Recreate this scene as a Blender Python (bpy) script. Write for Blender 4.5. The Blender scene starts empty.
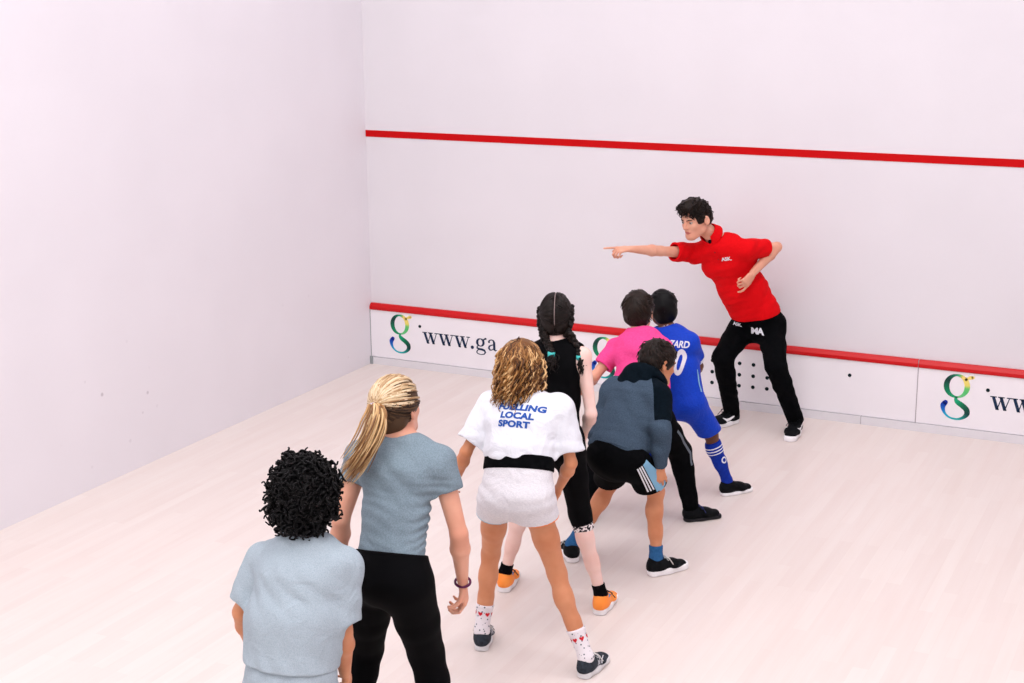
# A squash court coaching session, built in metres: front wall at y = 0, left wall at x = 0.
import bpy, bmesh, math, random
import numpy as np
from mathutils import Vector, Matrix
from mathutils.bvhtree import BVHTree

# ------------------------------------------------------------------ maths
def A3(v): return np.array(v, dtype=np.float64)
def nrm(v):
    v = A3(v); return v / (np.linalg.norm(v) + 1e-12)
def lerp(a, b, t): return A3(a) * (1 - t) + A3(b) * t

# ------------------------------------------------------------------ distance primitives
class Prim:
    __slots__ = ('f', 'c', 'r', 'op', 'k', 'late')
    def __init__(s, f, c, r, op='u', k=.02):
        s.f, s.c, s.r, s.op, s.k = f, A3(c), r, op, k; s.late = False

def cone(a, b, ra, rb, k=.02, op='u'):
    a, b = A3(a).astype(np.float32), A3(b).astype(np.float32)
    d = b - a; L2 = float(d @ d) + 1e-12
    def f(P):
        q = P - a
        t = np.clip((q @ d) / L2, 0, 1)
        q = q - t[..., None] * d
        return np.sqrt((q * q).sum(-1)) - (ra + (rb - ra) * t)
    return Prim(f, (a + b) / 2, math.sqrt(L2) / 2 + max(ra, rb), op, k)

def ell(c, r, X=(1, 0, 0), Y=(0, 1, 0), k=.02, op='u'):
    X = nrm(X); Y = A3(Y); Y = nrm(Y - X * (X @ Y)); Z = np.cross(X, Y)
    M = np.stack([X, Y, Z], 1).astype(np.float32); c = A3(c).astype(np.float32)
    r = np.array(r, np.float32)
    def f(P):
        q = (P - c) @ M
        k0 = np.sqrt(((q / r) ** 2).sum(-1)) + 1e-6
        k1 = np.sqrt(((q / (r * r)) ** 2).sum(-1)) + 1e-6
        return np.maximum(k0 * (k0 - 1) / k1, -float(r.min()))
    return Prim(f, c, float(r.max()), op, k)

def loft(a, b, sa, sb, ra, rb, k=.03, op='u', cap=.8):
    """elliptical limb or trunk section; ra = (side radius, depth radius)"""
    a, b = A3(a), A3(b); n = b - a; L = np.linalg.norm(n); n = n / L
    sa, sb = nrm(sa), nrm(sb)
    a32, n32 = a.astype(np.float32), n.astype(np.float32)
    sa = nrm(sa - n * (sa @ n)).astype(np.float32); sb = nrm(sb - n * (sb @ n)).astype(np.float32)
    fa, fb = np.cross(n32, sa), np.cross(n32, sb)
    def f(P):
        q = P - a32
        w = q @ n32
        t = np.clip(w / L, 0, 1)
        ts = t * t * (3 - 2 * t)
        u = (q @ sa) * (1 - ts) + (q @ sb) * ts
        v = (q @ fa) * (1 - ts) + (q @ fb) * ts
        w = w - t * L
        ru = ra[0] + (rb[0] - ra[0]) * t; rv = ra[1] + (rb[1] - ra[1]) * t
        rw = np.minimum(ru, rv) * cap
        k0 = np.sqrt((u / ru) ** 2 + (v / rv) ** 2 + (w / rw) ** 2) + 1e-6
        k1 = np.sqrt((u / ru ** 2) ** 2 + (v / rv ** 2) ** 2 + (w / rw ** 2) ** 2) + 1e-6
        return np.maximum(k0 * (k0 - 1) / k1, -np.minimum(ru, rv))
    return Prim(f, (a + b) / 2, L / 2 + max(max(ra), max(rb)), op, k)

def half(p, n, op='i', k=.004):
    """keeps the side the normal points away from"""
    p, n = A3(p).astype(np.float32), nrm(n).astype(np.float32)
    return Prim(lambda P: (P - p) @ n, p, 50., op, k)

def late(p):
    """cut made after the folds, so hems stay clean"""
    p.late = True; return p
def smin(a, b, k):
    h = np.maximum(k - np.abs(a - b), 0) / k
    return np.minimum(a, b) - h * h * k * .25
def fold(prims, P, d=None):
    if d is None: d = np.full(P.shape[:-1], 1e3, np.float32)
    for p in prims:
        e = p.f(P)
        if p.op == 'u': d = smin(d, e, p.k)
        elif p.op == 's': d = -smin(-d, e, p.k)
        else: d = -smin(-d, -e, p.k)
    return d
def comp(prims, op='u', k=.02):
    """several primitives folded into one"""
    us = [p for p in prims if p.op == 'u']
    lo = np.min([p.c - p.r for p in us], 0); hi = np.max([p.c + p.r for p in us], 0)
    return Prim(lambda P: fold(prims, P), (lo + hi) / 2, float(np.linalg.norm(hi - lo)) / 2, op, k)

def polymesh(prims, h, disp=None, dmax=.0, smooth=2):
    """smooth surface of the folded distance primitives -> vertices, quads"""
    B = 8
    us = [p for p in prims if p.op == 'u']
    lo = np.min([p.c - p.r for p in us], 0) - .02 - dmax; hi = np.max([p.c + p.r for p in us], 0) + .02 + dmax
    nb = np.ceil((hi - lo) / h / B).astype(int) + 1
    bi = np.stack(np.meshgrid(*[np.arange(n) for n in nb], indexing='ij'), -1).reshape(-1, 3)
    bc = (lo + (bi + .5) * B * h - h / 2).astype(np.float32)
    hd = B * h * .87
    D = np.full(len(bi), 1e3, np.float32); PD = []
    for p in prims:
        e = p.f(bc); PD.append(e)
        if p.op == 'u': D = smin(D, e, p.k)
        elif p.op == 's': D = -smin(-D, e, p.k)
        else: D = -smin(-D, -e, p.k)
    act = np.abs(D) < hd * 1.35 + .012 + dmax
    n = nb * B
    V = np.empty(tuple(n), np.float32)
    V6 = V.reshape(nb[0], B, nb[1], B, nb[2], B)
    V6[:] = np.where(D < 0, -1, 1).astype(np.float32).reshape(nb[0], 1, nb[1], 1, nb[2], 1)
    ai = np.nonzero(act)[0]
    g = np.stack(np.meshgrid(*[np.arange(B)] * 3, indexing='ij'), -1).reshape(-1, 3)
    P = (lo + (bi[ai][:, None, :] * B + g[None]) * h).astype(np.float32)
    d = np.full(P.shape[:2], 1e3, np.float32)
    done = disp is None
    for p, e in sorted(zip(prims, PD), key=lambda t: t[0].late):
        if p.late and not done: d = d + disp(P); done = True
        if p.op == 'i': m = np.arange(len(ai))
        else: m = np.nonzero(e[ai] < hd * 2.2 + p.k + .03)[0]
        if len(m) == 0: continue
        q = p.f(P[m])
        if p.op == 'u': d[m] = smin(d[m], q, p.k)
        elif p.op == 's': d[m] = -smin(-d[m], q, p.k)
        else: d[m] = -smin(-d[m], -q, p.k)
    if not done: d = d + disp(P)
    b = bi[ai]
    V6[b[:, 0], :, b[:, 1], :, b[:, 2], :] = d.reshape(-1, B, B, B)
    S = V < 0
    c = np.zeros(tuple(n - 1), np.int8)
    for i in (0, 1):
        for j in (0, 1):
            for k in (0, 1):
                c += S[i:n[0] - 1 + i, j:n[1] - 1 + j, k:n[2] - 1 + k]
    cell = np.argwhere((c > 0) & (c < 8))
    idx = np.full(tuple(n - 1), -1, np.int32)
    idx[cell[:, 0], cell[:, 1], cell[:, 2]] = np.arange(len(cell))
    acc = np.zeros((len(cell), 3)); cnt = np.zeros(len(cell))
    cs = [(i, j, k) for i in (0, 1) for j in (0, 1) for k in (0, 1)]
    val = {o: V[cell[:, 0] + o[0], cell[:, 1] + o[1], cell[:, 2] + o[2]] for o in cs}
    for o in cs:
        for ax in range(3):
            if o[ax] == 0:
                o2 = list(o); o2[ax] = 1; o2 = tuple(o2)
                va, vb = val[o], val[o2]; m = (va < 0) != (vb < 0)
                t = np.where(m, va / np.where(m, va - vb, 1), 0)
                for q in range(3):
                    acc[:, q] += np.where(m, o[q] + (t if q == ax else 0), 0)
                cnt += m
    X = cell + acc / np.maximum(cnt, 1)[:, None]
    F = []
    for ax in range(3):
        a1, a2 = (ax + 1) % 3, (ax + 2) % 3
        sl0 = [slice(None)] * 3; sl1 = [slice(None)] * 3
        sl0[ax] = slice(0, -1); sl1[ax] = slice(1, None)
        s0, s1 = S[tuple(sl0)], S[tuple(sl1)]
        e = np.argwhere(s0 != s1)
        e = e[(e[:, a1] > 0) & (e[:, a2] > 0) & (e[:, a1] < n[a1] - 1) & (e[:, a2] < n[a2] - 1)]
        inside = s0[e[:, 0], e[:, 1], e[:, 2]]
        q = []
        for (u, v) in ((-1, -1), (0, -1), (0, 0), (-1, 0)):
            w = e.copy(); w[:, a1] += u; w[:, a2] += v
            q.append(idx[w[:, 0], w[:, 1], w[:, 2]])
        q = np.stack(q, 1)
        q[~inside] = q[~inside][:, ::-1]
        F.append(q)
    F = np.concatenate(F); F = F[(F >= 0).all(1)]
    for _ in range(smooth):
        a = np.zeros_like(X); w = np.zeros(len(X))
        for i in range(4):
            s, t = F[:, i], F[:, (i + 1) % 4]
            for q in range(3): a[:, q] += np.bincount(s, X[t, q], len(X)) + np.bincount(t, X[s, q], len(X))
            w += np.bincount(s, minlength=len(X)) + np.bincount(t, minlength=len(X))
        X = X * .5 + .5 * a / np.maximum(w, 1)[:, None]
    return lo + X * h, F

# ------------------------------------------------------------------ meshes and objects
COL = bpy.context.scene.collection
def join(parts):
    """parts: list of (verts, faces(list or array), material index)"""
    V, F, M, o = [], [], [], 0
    for v, f, m in parts:
        V.append(np.asarray(v, float)); 
        if isinstance(f, np.ndarray): F += (f + o).tolist()
        else: F += [[i + o for i in q] for q in f]
        if isinstance(m, (int, np.integer)): M += [m] * len(f)
        else: M += list(m)
        o += len(v)
    return np.concatenate(V), F, M

def make(name, V, F, mats, parent=None, mi=None, smooth=True, loc=None):
    me = bpy.data.meshes.new(name)
    V = np.asarray(V, float)
    if isinstance(F, np.ndarray) and F.shape[1] == 4:
        me.vertices.add(len(V)); me.vertices.foreach_set('co', V.astype(np.float32).ravel())
        me.loops.add(F.size); me.loops.foreach_set('vertex_index', F.astype(np.int32).ravel())
        me.polygons.add(len(F)); me.polygons.foreach_set('loop_start', np.arange(0, F.size, 4, dtype=np.int32))
        me.update(calc_edges=True)
    else:
        me.from_pydata([tuple(v) for v in V], [], F if isinstance(F, list) else F.tolist()); me.update()
    for m in (mats if isinstance(mats, (list, tuple)) else [mats]): me.materials.append(m)
    if mi is not None: me.polygons.foreach_set('material_index', np.asarray(mi, np.int32))
    me.polygons.foreach_set('use_smooth', np.full(len(me.polygons), smooth))
    me.validate()
    o = bpy.data.objects.new(name, me); COL.objects.link(o)
    if parent is not None: o.parent = parent
    if loc is not None: o.location = loc
    return o

def tube(pts, rad, n=6, flat=1.0, closed_ends=True):
    """swept tube along points -> verts, faces"""
    pts = np.asarray(pts, float); m = len(pts)
    rad = np.broadcast_to(np.asarray(rad, float), (m,))
    T = np.gradient(pts, axis=0); T /= np.linalg.norm(T, axis=1)[:, None] + 1e-12
    ref = A3((0, 0, 1)) if abs(T[0][2]) < .9 else A3((1, 0, 0))
    N = np.cross(T[0], ref); N /= np.linalg.norm(N)
    V = []
    ang = np.arange(n) * 2 * math.pi / n
    for i in range(m):
        N = N - T[i] * (N @ T[i]); N /= np.linalg.norm(N) + 1e-12
        Bn = np.cross(T[i], N)
        V.append(pts[i] + rad[i] * (np.cos(ang)[:, None] * N + np.sin(ang)[:, None] * Bn * flat))
    V = np.concatenate(V); F = []
    for i in range(m - 1):
        for j in range(n):
            F.append([i * n + j, i * n + (j + 1) % n, (i + 1) * n + (j + 1) % n, (i + 1) * n + j])
    if closed_ends:
        F.append(list(range(n))[::-1]); F.append([(m - 1) * n + j for j in range(n)])
    return V, F

def box(x0, x1, y0, y1, z0, z1):
    V = [(x0, y0, z0), (x1, y0, z0), (x1, y1, z0), (x0, y1, z0), (x0, y0, z1), (x1, y0, z1), (x1, y1, z1), (x0, y1, z1)]
    F = [[0, 3, 2, 1], [4, 5, 6, 7], [0, 1, 5, 4], [1, 2, 6, 5], [2, 3, 7, 6], [3, 0, 4, 7]]
    return V, F

# ------------------------------------------------------------------ materials
def lin(c):
    return tuple([(x / 12.92 if x <= .04045 else ((x + .055) / 1.055) ** 2.4) for x in (v / 255 for v in c)]) + (1.,)
MATS = {}
def mat(name, c, rough=.6, spec=.3, c2=None, scale=40, detail=3, lo=.35, hi=.65, bump=0, bscale=400, sss=0, sheen=0, stretch=None, island=None, metal=0, wr=0):
    """procedural material: base colour, optional second colour through noise, fine bump"""
    if name in MATS: return MATS[name]
    m = bpy.data.materials.new(name); m.use_nodes = True
    nt = m.node_tree; b = nt.nodes['Principled BSDF']
    b.inputs['Base Color'].default_value = lin(c); b.inputs['Roughness'].default_value = rough
    b.inputs['Specular IOR Level'].default_value = spec; b.inputs['Metallic'].default_value = metal
    if sss:
        b.inputs['Subsurface Weight'].default_value = sss; b.inputs['Subsurface Radius'].default_value = (1, .35, .2); b.inputs['Subsurface Scale'].default_value = .012
    if sheen: b.inputs['Sheen Weight'].default_value = sheen
    tc = nt.nodes.new('ShaderNodeTexCoord')
    src = tc.outputs['Object']
    if stretch:
        mp = nt.nodes.new('ShaderNodeMapping'); mp.inputs['Scale'].default_value = stretch
        nt.links.new(src, mp.inputs['Vector']); src = mp.outputs['Vector']
    col = None
    if c2 is not None:
        no = nt.nodes.new('ShaderNodeTexNoise'); no.inputs['Scale'].default_value = scale; no.inputs['Detail'].default_value = detail
        nt.links.new(src, no.inputs['Vector'])
        cr = nt.nodes.new('ShaderNodeValToRGB')
        cr.color_ramp.elements[0].position = lo; cr.color_ramp.elements[1].position = hi
        cr.color_ramp.elements[0].color = lin(c); cr.color_ramp.elements[1].color = lin(c2)
        nt.links.new(no.outputs['Fac'], cr.inputs['Fac']); col = cr.outputs['Color']
    if island:
        ge = nt.nodes.new('ShaderNodeNewGeometry'); cr = nt.nodes.new('ShaderNodeValToRGB')
        els = cr.color_ramp.elements
        for i, cc in enumerate(island):
            e = els[i] if i < 2 else els.new(1)
            e.position = i / (len(island) - 1); e.color = lin(cc)
        nt.links.new(ge.outputs['Random Per Island'], cr.inputs['Fac'])
        if col is None: col = cr.outputs['Color']
        else:
            mx = nt.nodes.new('ShaderNodeMix'); mx.data_type = 'RGBA'; mx.inputs[0].default_value = .5
            nt.links.new(col, mx.inputs[6]); nt.links.new(cr.outputs['Color'], mx.inputs[7]); col = mx.outputs[2]
    if col is not None: nt.links.new(col, b.inputs['Base Color'])
    if bump:
        no = nt.nodes.new('ShaderNodeTexNoise'); no.inputs['Scale'].default_value = bscale
        nt.links.new(tc.outputs['Object'], no.inputs['Vector'])
        bp = nt.nodes.new('ShaderNodeBump'); bp.inputs['Strength'].default_value = bump; bp.inputs['Distance'].default_value = .002
        nt.links.new(no.outputs['Fac'], bp.inputs['Height']); nt.links.new(bp.outputs['Normal'], b.inputs['Normal'])
    if wr:
        no2 = nt.nodes.new('ShaderNodeTexNoise'); no2.inputs['Scale'].default_value = 11; no2.inputs['Detail'].default_value = 3; no2.inputs['Distortion'].default_value = 1.2
        nt.links.new(tc.outputs['Object'], no2.inputs['Vector'])
        bp2 = nt.nodes.new('ShaderNodeBump'); bp2.inputs['Strength'].default_value = wr; bp2.inputs['Distance'].default_value = .02
        nt.links.new(no2.outputs['Fac'], bp2.inputs['Height'])
        if bump: nt.links.new(bp2.outputs['Normal'], bp.inputs['Normal'])
        else: nt.links.new(bp2.outputs['Normal'], b.inputs['Normal'])
    MATS[name] = m
    return m

# ------------------------------------------------------------------ measurements
CAMP=(6.0281, -9.6453, 3.0236)
CAMF=1480.9
CAMAX=((0.8963, 0.4434, -0.0099),(-0.1002, 0.2243, 0.9694),(-0.432, 0.8678, -0.2454))
LAMP_E=118
WORLD_E=3.4
EXPO=-0.84
SPEC={
 'coach':{
  'base':(3.32, -0.47, 0.0),
  'pelvis':(-0.0868, 0.1243, 0.7305),
  'neck':(-0.3101, -0.121, 1.3011),
  'head':(-0.4043, -0.2685, 1.4485),
  'fwd':(-0.3957, -0.8915, -0.2205),
  'up':(-0.1459, -0.2092, 0.9669),
  'shR':(-0.4617, -0.1295, 1.199),
  'elR':(-0.5946, -0.3857, 1.2469),
  'wrR':(-0.7261, -0.6076, 1.2885),
  'hdR':(-0.6222, -0.7823, 0.0302),
  'pnR':(-0.2843, 0.0952, -0.954),
  'shL':(-0.1045, -0.1303, 1.2523),
  'elL':(0.0279, 0.0921, 1.2369),
  'wrL':(-0.0655, -0.1332, 1.0925),
  'hdL':(-0.4288, -0.4951, -0.7557),
  'pnL':(-0.8382, 0.5454, 0.0),
  'hipR':(-0.214, 0.1839, 0.6568),
  'hipL':(-0.0111, 0.1509, 0.6842),
  'knR':(-0.2545, -0.1045, 0.5132),
  'knL':(0.1025, -0.0942, 0.4889),
  'anR':(-0.2462, 0.0955, 0.08),
  'anL':(0.203, 0.0748, 0.08),
  'toeR':(-0.4485, -0.8938, 0.0),
  'toeL':(0.1021, -0.9948, 0.0),
 },
 'blue':{
  'base':(3.3, -1.82, 0.0),
  'pelvis':(-0.0418, -0.0767, 0.6154),
  'neck':(-0.1543, -0.021, 0.9882),
  'head':(-0.1993, 0.0124, 1.098),
  'fwd':(-0.5328, 0.8462, 0.0),
  'up':(-0.0888, 0.0668, 0.9938),
  'shR':(-0.0214, -0.033, 0.9277),
  'elR':(-0.0071, 0.1082, 0.7582),
  'wrR':(-0.0986, 0.286, 0.6545),
  'hdR':(-0.6014, 0.7754, -0.1924),
  'pnR':(-0.8573, -0.4272, -0.2873),
  'shL':(-0.2717, -0.0013, 0.9243),
  'elL':(-0.3513, 0.0484, 0.7469),
  'wrL':(-0.3877, 0.209, 0.6411),
  'hdL':(-0.2569, 0.9471, -0.1924),
  'pnL':(0.8573, 0.4272, -0.2873),
  'hipR':(0.0217, -0.1009, 0.5998),
  'hipL':(-0.1223, -0.0386, 0.5713),
  'knR':(0.1025, 0.0287, 0.381),
  'knL':(-0.2194, 0.0471, 0.3575),
  'anR':(0.1879, 0.0877, 0.08),
  'anL':(-0.2879, 0.104, 0.08),
  'toeR':(0.6011, 0.7992, 0.0),
  'toeL':(-0.2618, 0.9651, 0.0),
 },
 'pink':{
  'base':(3.2, -2.3, 0.0),
  'pelvis':(0.0286, -0.1198, 0.6781),
  'neck':(-0.0538, 0.0179, 1.0758),
  'head':(-0.0819, 0.0709, 1.1743),
  'fwd':(-0.1056, 0.9944, 0.0),
  'up':(-0.0356, 0.0714, 0.9968),
  'shR':(0.0801, 0.0064, 0.9908),
  'elR':(0.0316, 0.1275, 0.7845),
  'wrR':(-0.0873, 0.2693, 0.687),
  'hdR':(-0.6014, 0.7754, -0.1924),
  'pnR':(-0.8573, -0.4272, -0.2873),
  'shL':(-0.1975, 0.0245, 0.9571),
  'elL':(-0.2776, -0.0825, 0.8255),
  'wrL':(-0.395, 0.049, 0.7082),
  'hdL':(-0.6909, 0.6929, -0.2063),
  'pnL':(0.537, 0.2676, -0.8),
  'hipR':(0.1207, -0.1633, 0.6679),
  'hipL':(-0.0493, -0.114, 0.6438),
  'knR':(0.1806, 0.0453, 0.4089),
  'knL':(-0.3034, -0.0171, 0.3009),
  'anR':(0.2366, 0.0875, 0.08),
  'anL':(-0.2803, -0.238, 0.08),
  'toeR':(0.7149, 0.6992, 0.0),
  'toeL':(-0.2618, 0.9651, 0.0),
 },
 'hoodie':{
  'base':(3.31, -3.01, 0.0),
  'pelvis':(0.0606, -0.1262, 0.6858),
  'neck':(0.1084, 0.1099, 0.9716),
  'head':(0.141, 0.2043, 1.062),
  'fwd':(0.5246, 0.7732, -0.3563),
  'up':(0.1856, 0.4391, 0.879),
  'shR':(0.2212, -0.0015, 0.9467),
  'elR':(0.2791, -0.1068, 0.8082),
  'wrR':(0.2737, -0.0983, 0.6134),
  'hdR':(0.0178, 0.1845, -0.9827),
  'pnR':(-0.6012, 0.7592, 0.2494),
  'shL':(-0.0623, 0.1142, 0.9186),
  'elL':(-0.1079, 0.0021, 0.72),
  'wrL':(-0.0689, 0.0439, 0.5137),
  'hdL':(-0.2537, 0.7413, -0.6213),
  'pnL':(-0.1335, 0.9441, 0.3015),
  'hipR':(0.1663, -0.1629, 0.6598),
  'hipL':(0.0053, -0.1091, 0.6414),
  'knR':(0.2043, 0.0347, 0.4385),
  'knL':(-0.0808, 0.1273, 0.4142),
  'anR':(0.2229, -0.0, 0.08),
  'anL':(-0.2424, -0.0086, 0.08),
  'toeR':(0.5454, 0.8382, 0.0),
  'toeL':(-0.5738, 0.819, 0.0),
 },
 'vest':{
  'base':(3.22, -3.6, 0.0),
  'pelvis':(0.0453, -0.0333, 0.8905),
  'neck':(0.0045, 0.0581, 1.3144),
  'head':(-0.0119, 0.0834, 1.4323),
  'fwd':(-0.3547, 0.935, 0.0),
  'up':(-0.0267, 0.0536, 0.9982),
  'shR':(0.1416, 0.0482, 1.2687),
  'elR':(0.1994, 0.01, 1.0056),
  'wrR':(0.1026, 0.1628, 0.8658),
  'hdR':(-0.4663, 0.5456, -0.6963),
  'pnR':(-0.8573, -0.4272, -0.2873),
  'shL':(-0.1308, 0.0689, 1.2441),
  'elL':(-0.1488, -0.0071, 0.9959),
  'wrL':(-0.1851, 0.1536, 0.8355),
  'hdL':(-0.1547, 0.7009, -0.6963),
  'pnL':(0.8573, 0.4272, -0.2873),
  'hipR':(0.1119, -0.056, 0.8817),
  'hipL':(-0.0264, 0.0092, 0.8486),
  'knR':(0.1422, 0.015, 0.5061),
  'knL':(-0.205, 0.1213, 0.4819),
  'anR':(0.2377, 0.0498, 0.08),
  'anL':(-0.2999, 0.0922, 0.08),
  'toeR':(-0.0912, 0.9958, 0.0),
  'toeL':(-0.2035, 0.9791, 0.0),
 },
 'white':{
  'base':(3.4, -4.15, 0.0),
  'pelvis':(-0.0461, -0.09, 0.8454),
  'neck':(-0.0865, 0.0686, 1.1973),
  'head':(-0.1196, 0.1192, 1.3255),
  'fwd':(-0.17, 0.9854, 0.0),
  'up':(-0.0267, 0.0536, 0.9982),
  'shR':(0.0829, 0.0748, 1.1714),
  'elR':(0.1458, 0.0503, 0.9426),
  'wrR':(0.0409, 0.1544, 0.7783),
  'hdR':(-0.5875, 0.375, -0.7171),
  'pnR':(-0.8573, -0.4272, -0.2873),
  'shL':(-0.2482, 0.0774, 1.1476),
  'elL':(-0.3258, -0.0283, 0.9507),
  'wrL':(-0.4296, 0.0541, 0.7687),
  'hdL':(-0.5195, 0.2607, -0.8137),
  'pnL':(0.8573, 0.4272, -0.2873),
  'hipR':(0.0451, -0.1116, 0.8165),
  'hipL':(-0.1603, -0.0575, 0.7712),
  'knR':(0.1073, -0.0136, 0.4501),
  'knL':(-0.2697, 0.089, 0.4401),
  'anR':(0.2553, -0.034, 0.08),
  'anL':(-0.2827, 0.0135, 0.08),
  'toeR':(0.0694, 0.9976, 0.0),
  'toeL':(-0.3547, 0.935, 0.0),
 },
 'pony':{
  'base':(3.23, -5.15, 0.0),
  'pelvis':(0.066, -0.0565, 0.8354),
  'neck':(0.0298, 0.1266, 1.2894),
  'head':(-0.0135, 0.1609, 1.3937),
  'fwd':(0.0694, 0.9976, 0.0),
  'up':(-0.0713, 0.0313, 0.997),
  'shR':(0.1932, 0.1186, 1.219),
  'elR':(0.2716, 0.113, 0.9452),
  'wrR':(0.2339, 0.2059, 0.6981),
  'hdR':(0.0229, 0.1813, -0.9832),
  'pnR':(-0.9304, -0.353, -0.099),
  'shL':(-0.1534, 0.1135, 1.1956),
  'elL':(-0.1926, 0.0158, 0.9603),
  'wrL':(-0.2584, 0.0947, 0.7281),
  'hdL':(-0.0464, 0.3282, -0.9435),
  'pnL':(0.8421, 0.5302, -0.099),
  'hipR':(0.1558, -0.0788, 0.7919),
  'hipL':(-0.0462, -0.023, 0.745),
  'knR':(0.1393, 0.0694, 0.4507),
  'knL':(-0.1771, 0.1352, 0.3734),
  'anR':(0.223, 0.0782, 0.08),
  'anL':(-0.1772, 0.0108, 0.08),
  'toeR':(-0.044, 0.999, 0.0),
  'toeL':(-0.1557, 0.9878, 0.0),
 },
 'curly':{
  'base':(3.13, -5.75, 0.0),
  'pelvis':(0.1031, -0.038, 0.6296),
  'neck':(0.0805, 0.1295, 1.084),
  'head':(0.064, 0.1659, 1.2363),
  'fwd':(-0.3547, 0.935, 0.0),
  'up':(-0.0267, 0.0536, 0.9982),
  'shR':(0.2202, 0.1321, 1.0064),
  'elR':(0.2485, 0.0791, 0.7895),
  'wrR':(0.1857, 0.1819, 0.5772),
  'hdR':(-0.1541, 0.5683, -0.8083),
  'pnR':(-0.9304, -0.353, -0.099),
  'shL':(-0.0878, 0.1239, 0.9738),
  'elL':(-0.155, 0.0568, 0.7957),
  'wrL':(-0.2321, 0.2196, 0.5437),
  'hdL':(0.001, 0.7454, -0.6667),
  'pnL':(0.8421, 0.5302, -0.099),
  'hipR':(0.1915, -0.0387, 0.5658),
  'hipL':(-0.0078, -0.0039, 0.5159),
  'knR':(0.135, 0.1343, 0.1985),
  'knL':(-0.1943, 0.1266, 0.1532),
  'anR':(0.3454, -0.1217, 0.08),
  'anL':(-0.0682, -0.1557, 0.08),
  'toeR':(-0.044, 0.999, 0.0),
  'toeL':(-0.1557, 0.9878, 0.0),
 },
}
BASES={'coach': (3.32, -0.47, 0.0), 'blue': (3.3, -1.82, 0.0), 'pink': (3.2, -2.3, 0.0), 'hoodie': (3.31, -3.01, 0.0), 'vest': (3.22, -3.6, 0.0), 'white': (3.4, -4.15, 0.0), 'pony': (3.23, -5.15, 0.0), 'curly': (3.13, -5.75, 0.0)}
PB={k:np.array(v) for k,v in {'vR1': (0.0856, 0.0315, 1.372), 'vR2': (0.1145, 0.0235, 1.3196), 'vR3': (0.135, 0.0114, 1.2721), 'vL1': (-0.0329, 0.0059, 1.3418), 'vL2': (0.0026, -0.0211, 1.3087), 'vL3': (0.0234, -0.0442, 1.2877), 't1': (0.023, -0.022, 1.4253), 't2': (0.0167, -0.0587, 1.35), 't3': (-0.0289, -0.0814, 1.2651), 't4': (-0.0978, -0.0822, 1.177)}.items()}
# ------------------------------------------------------------------ figures
rng = np.random.default_rng(7)
SKIN = dict(
    fair=mat('skin_fair', (226, 168, 142), .5, .3, c2=(218, 154, 128), scale=9, sss=.12),
    tan=mat('skin_tan', (210, 144, 106), .5, .3, c2=(198, 128, 90), scale=9, sss=.1),
    pale=mat('skin_pale', (240, 206, 196), .5, .3, c2=(234, 192, 180), scale=9, sss=.12),
    dark=mat('skin_dark', (112, 66, 44), .5, .35, c2=(92, 52, 36), scale=9, sss=.05))
LIP = mat('lips', (190, 104, 96), .45); EYEW = mat('eye_white', (176, 160, 152), .4, .3); IRIS = mat('iris', (52, 34, 24), .2, .6)

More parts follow.
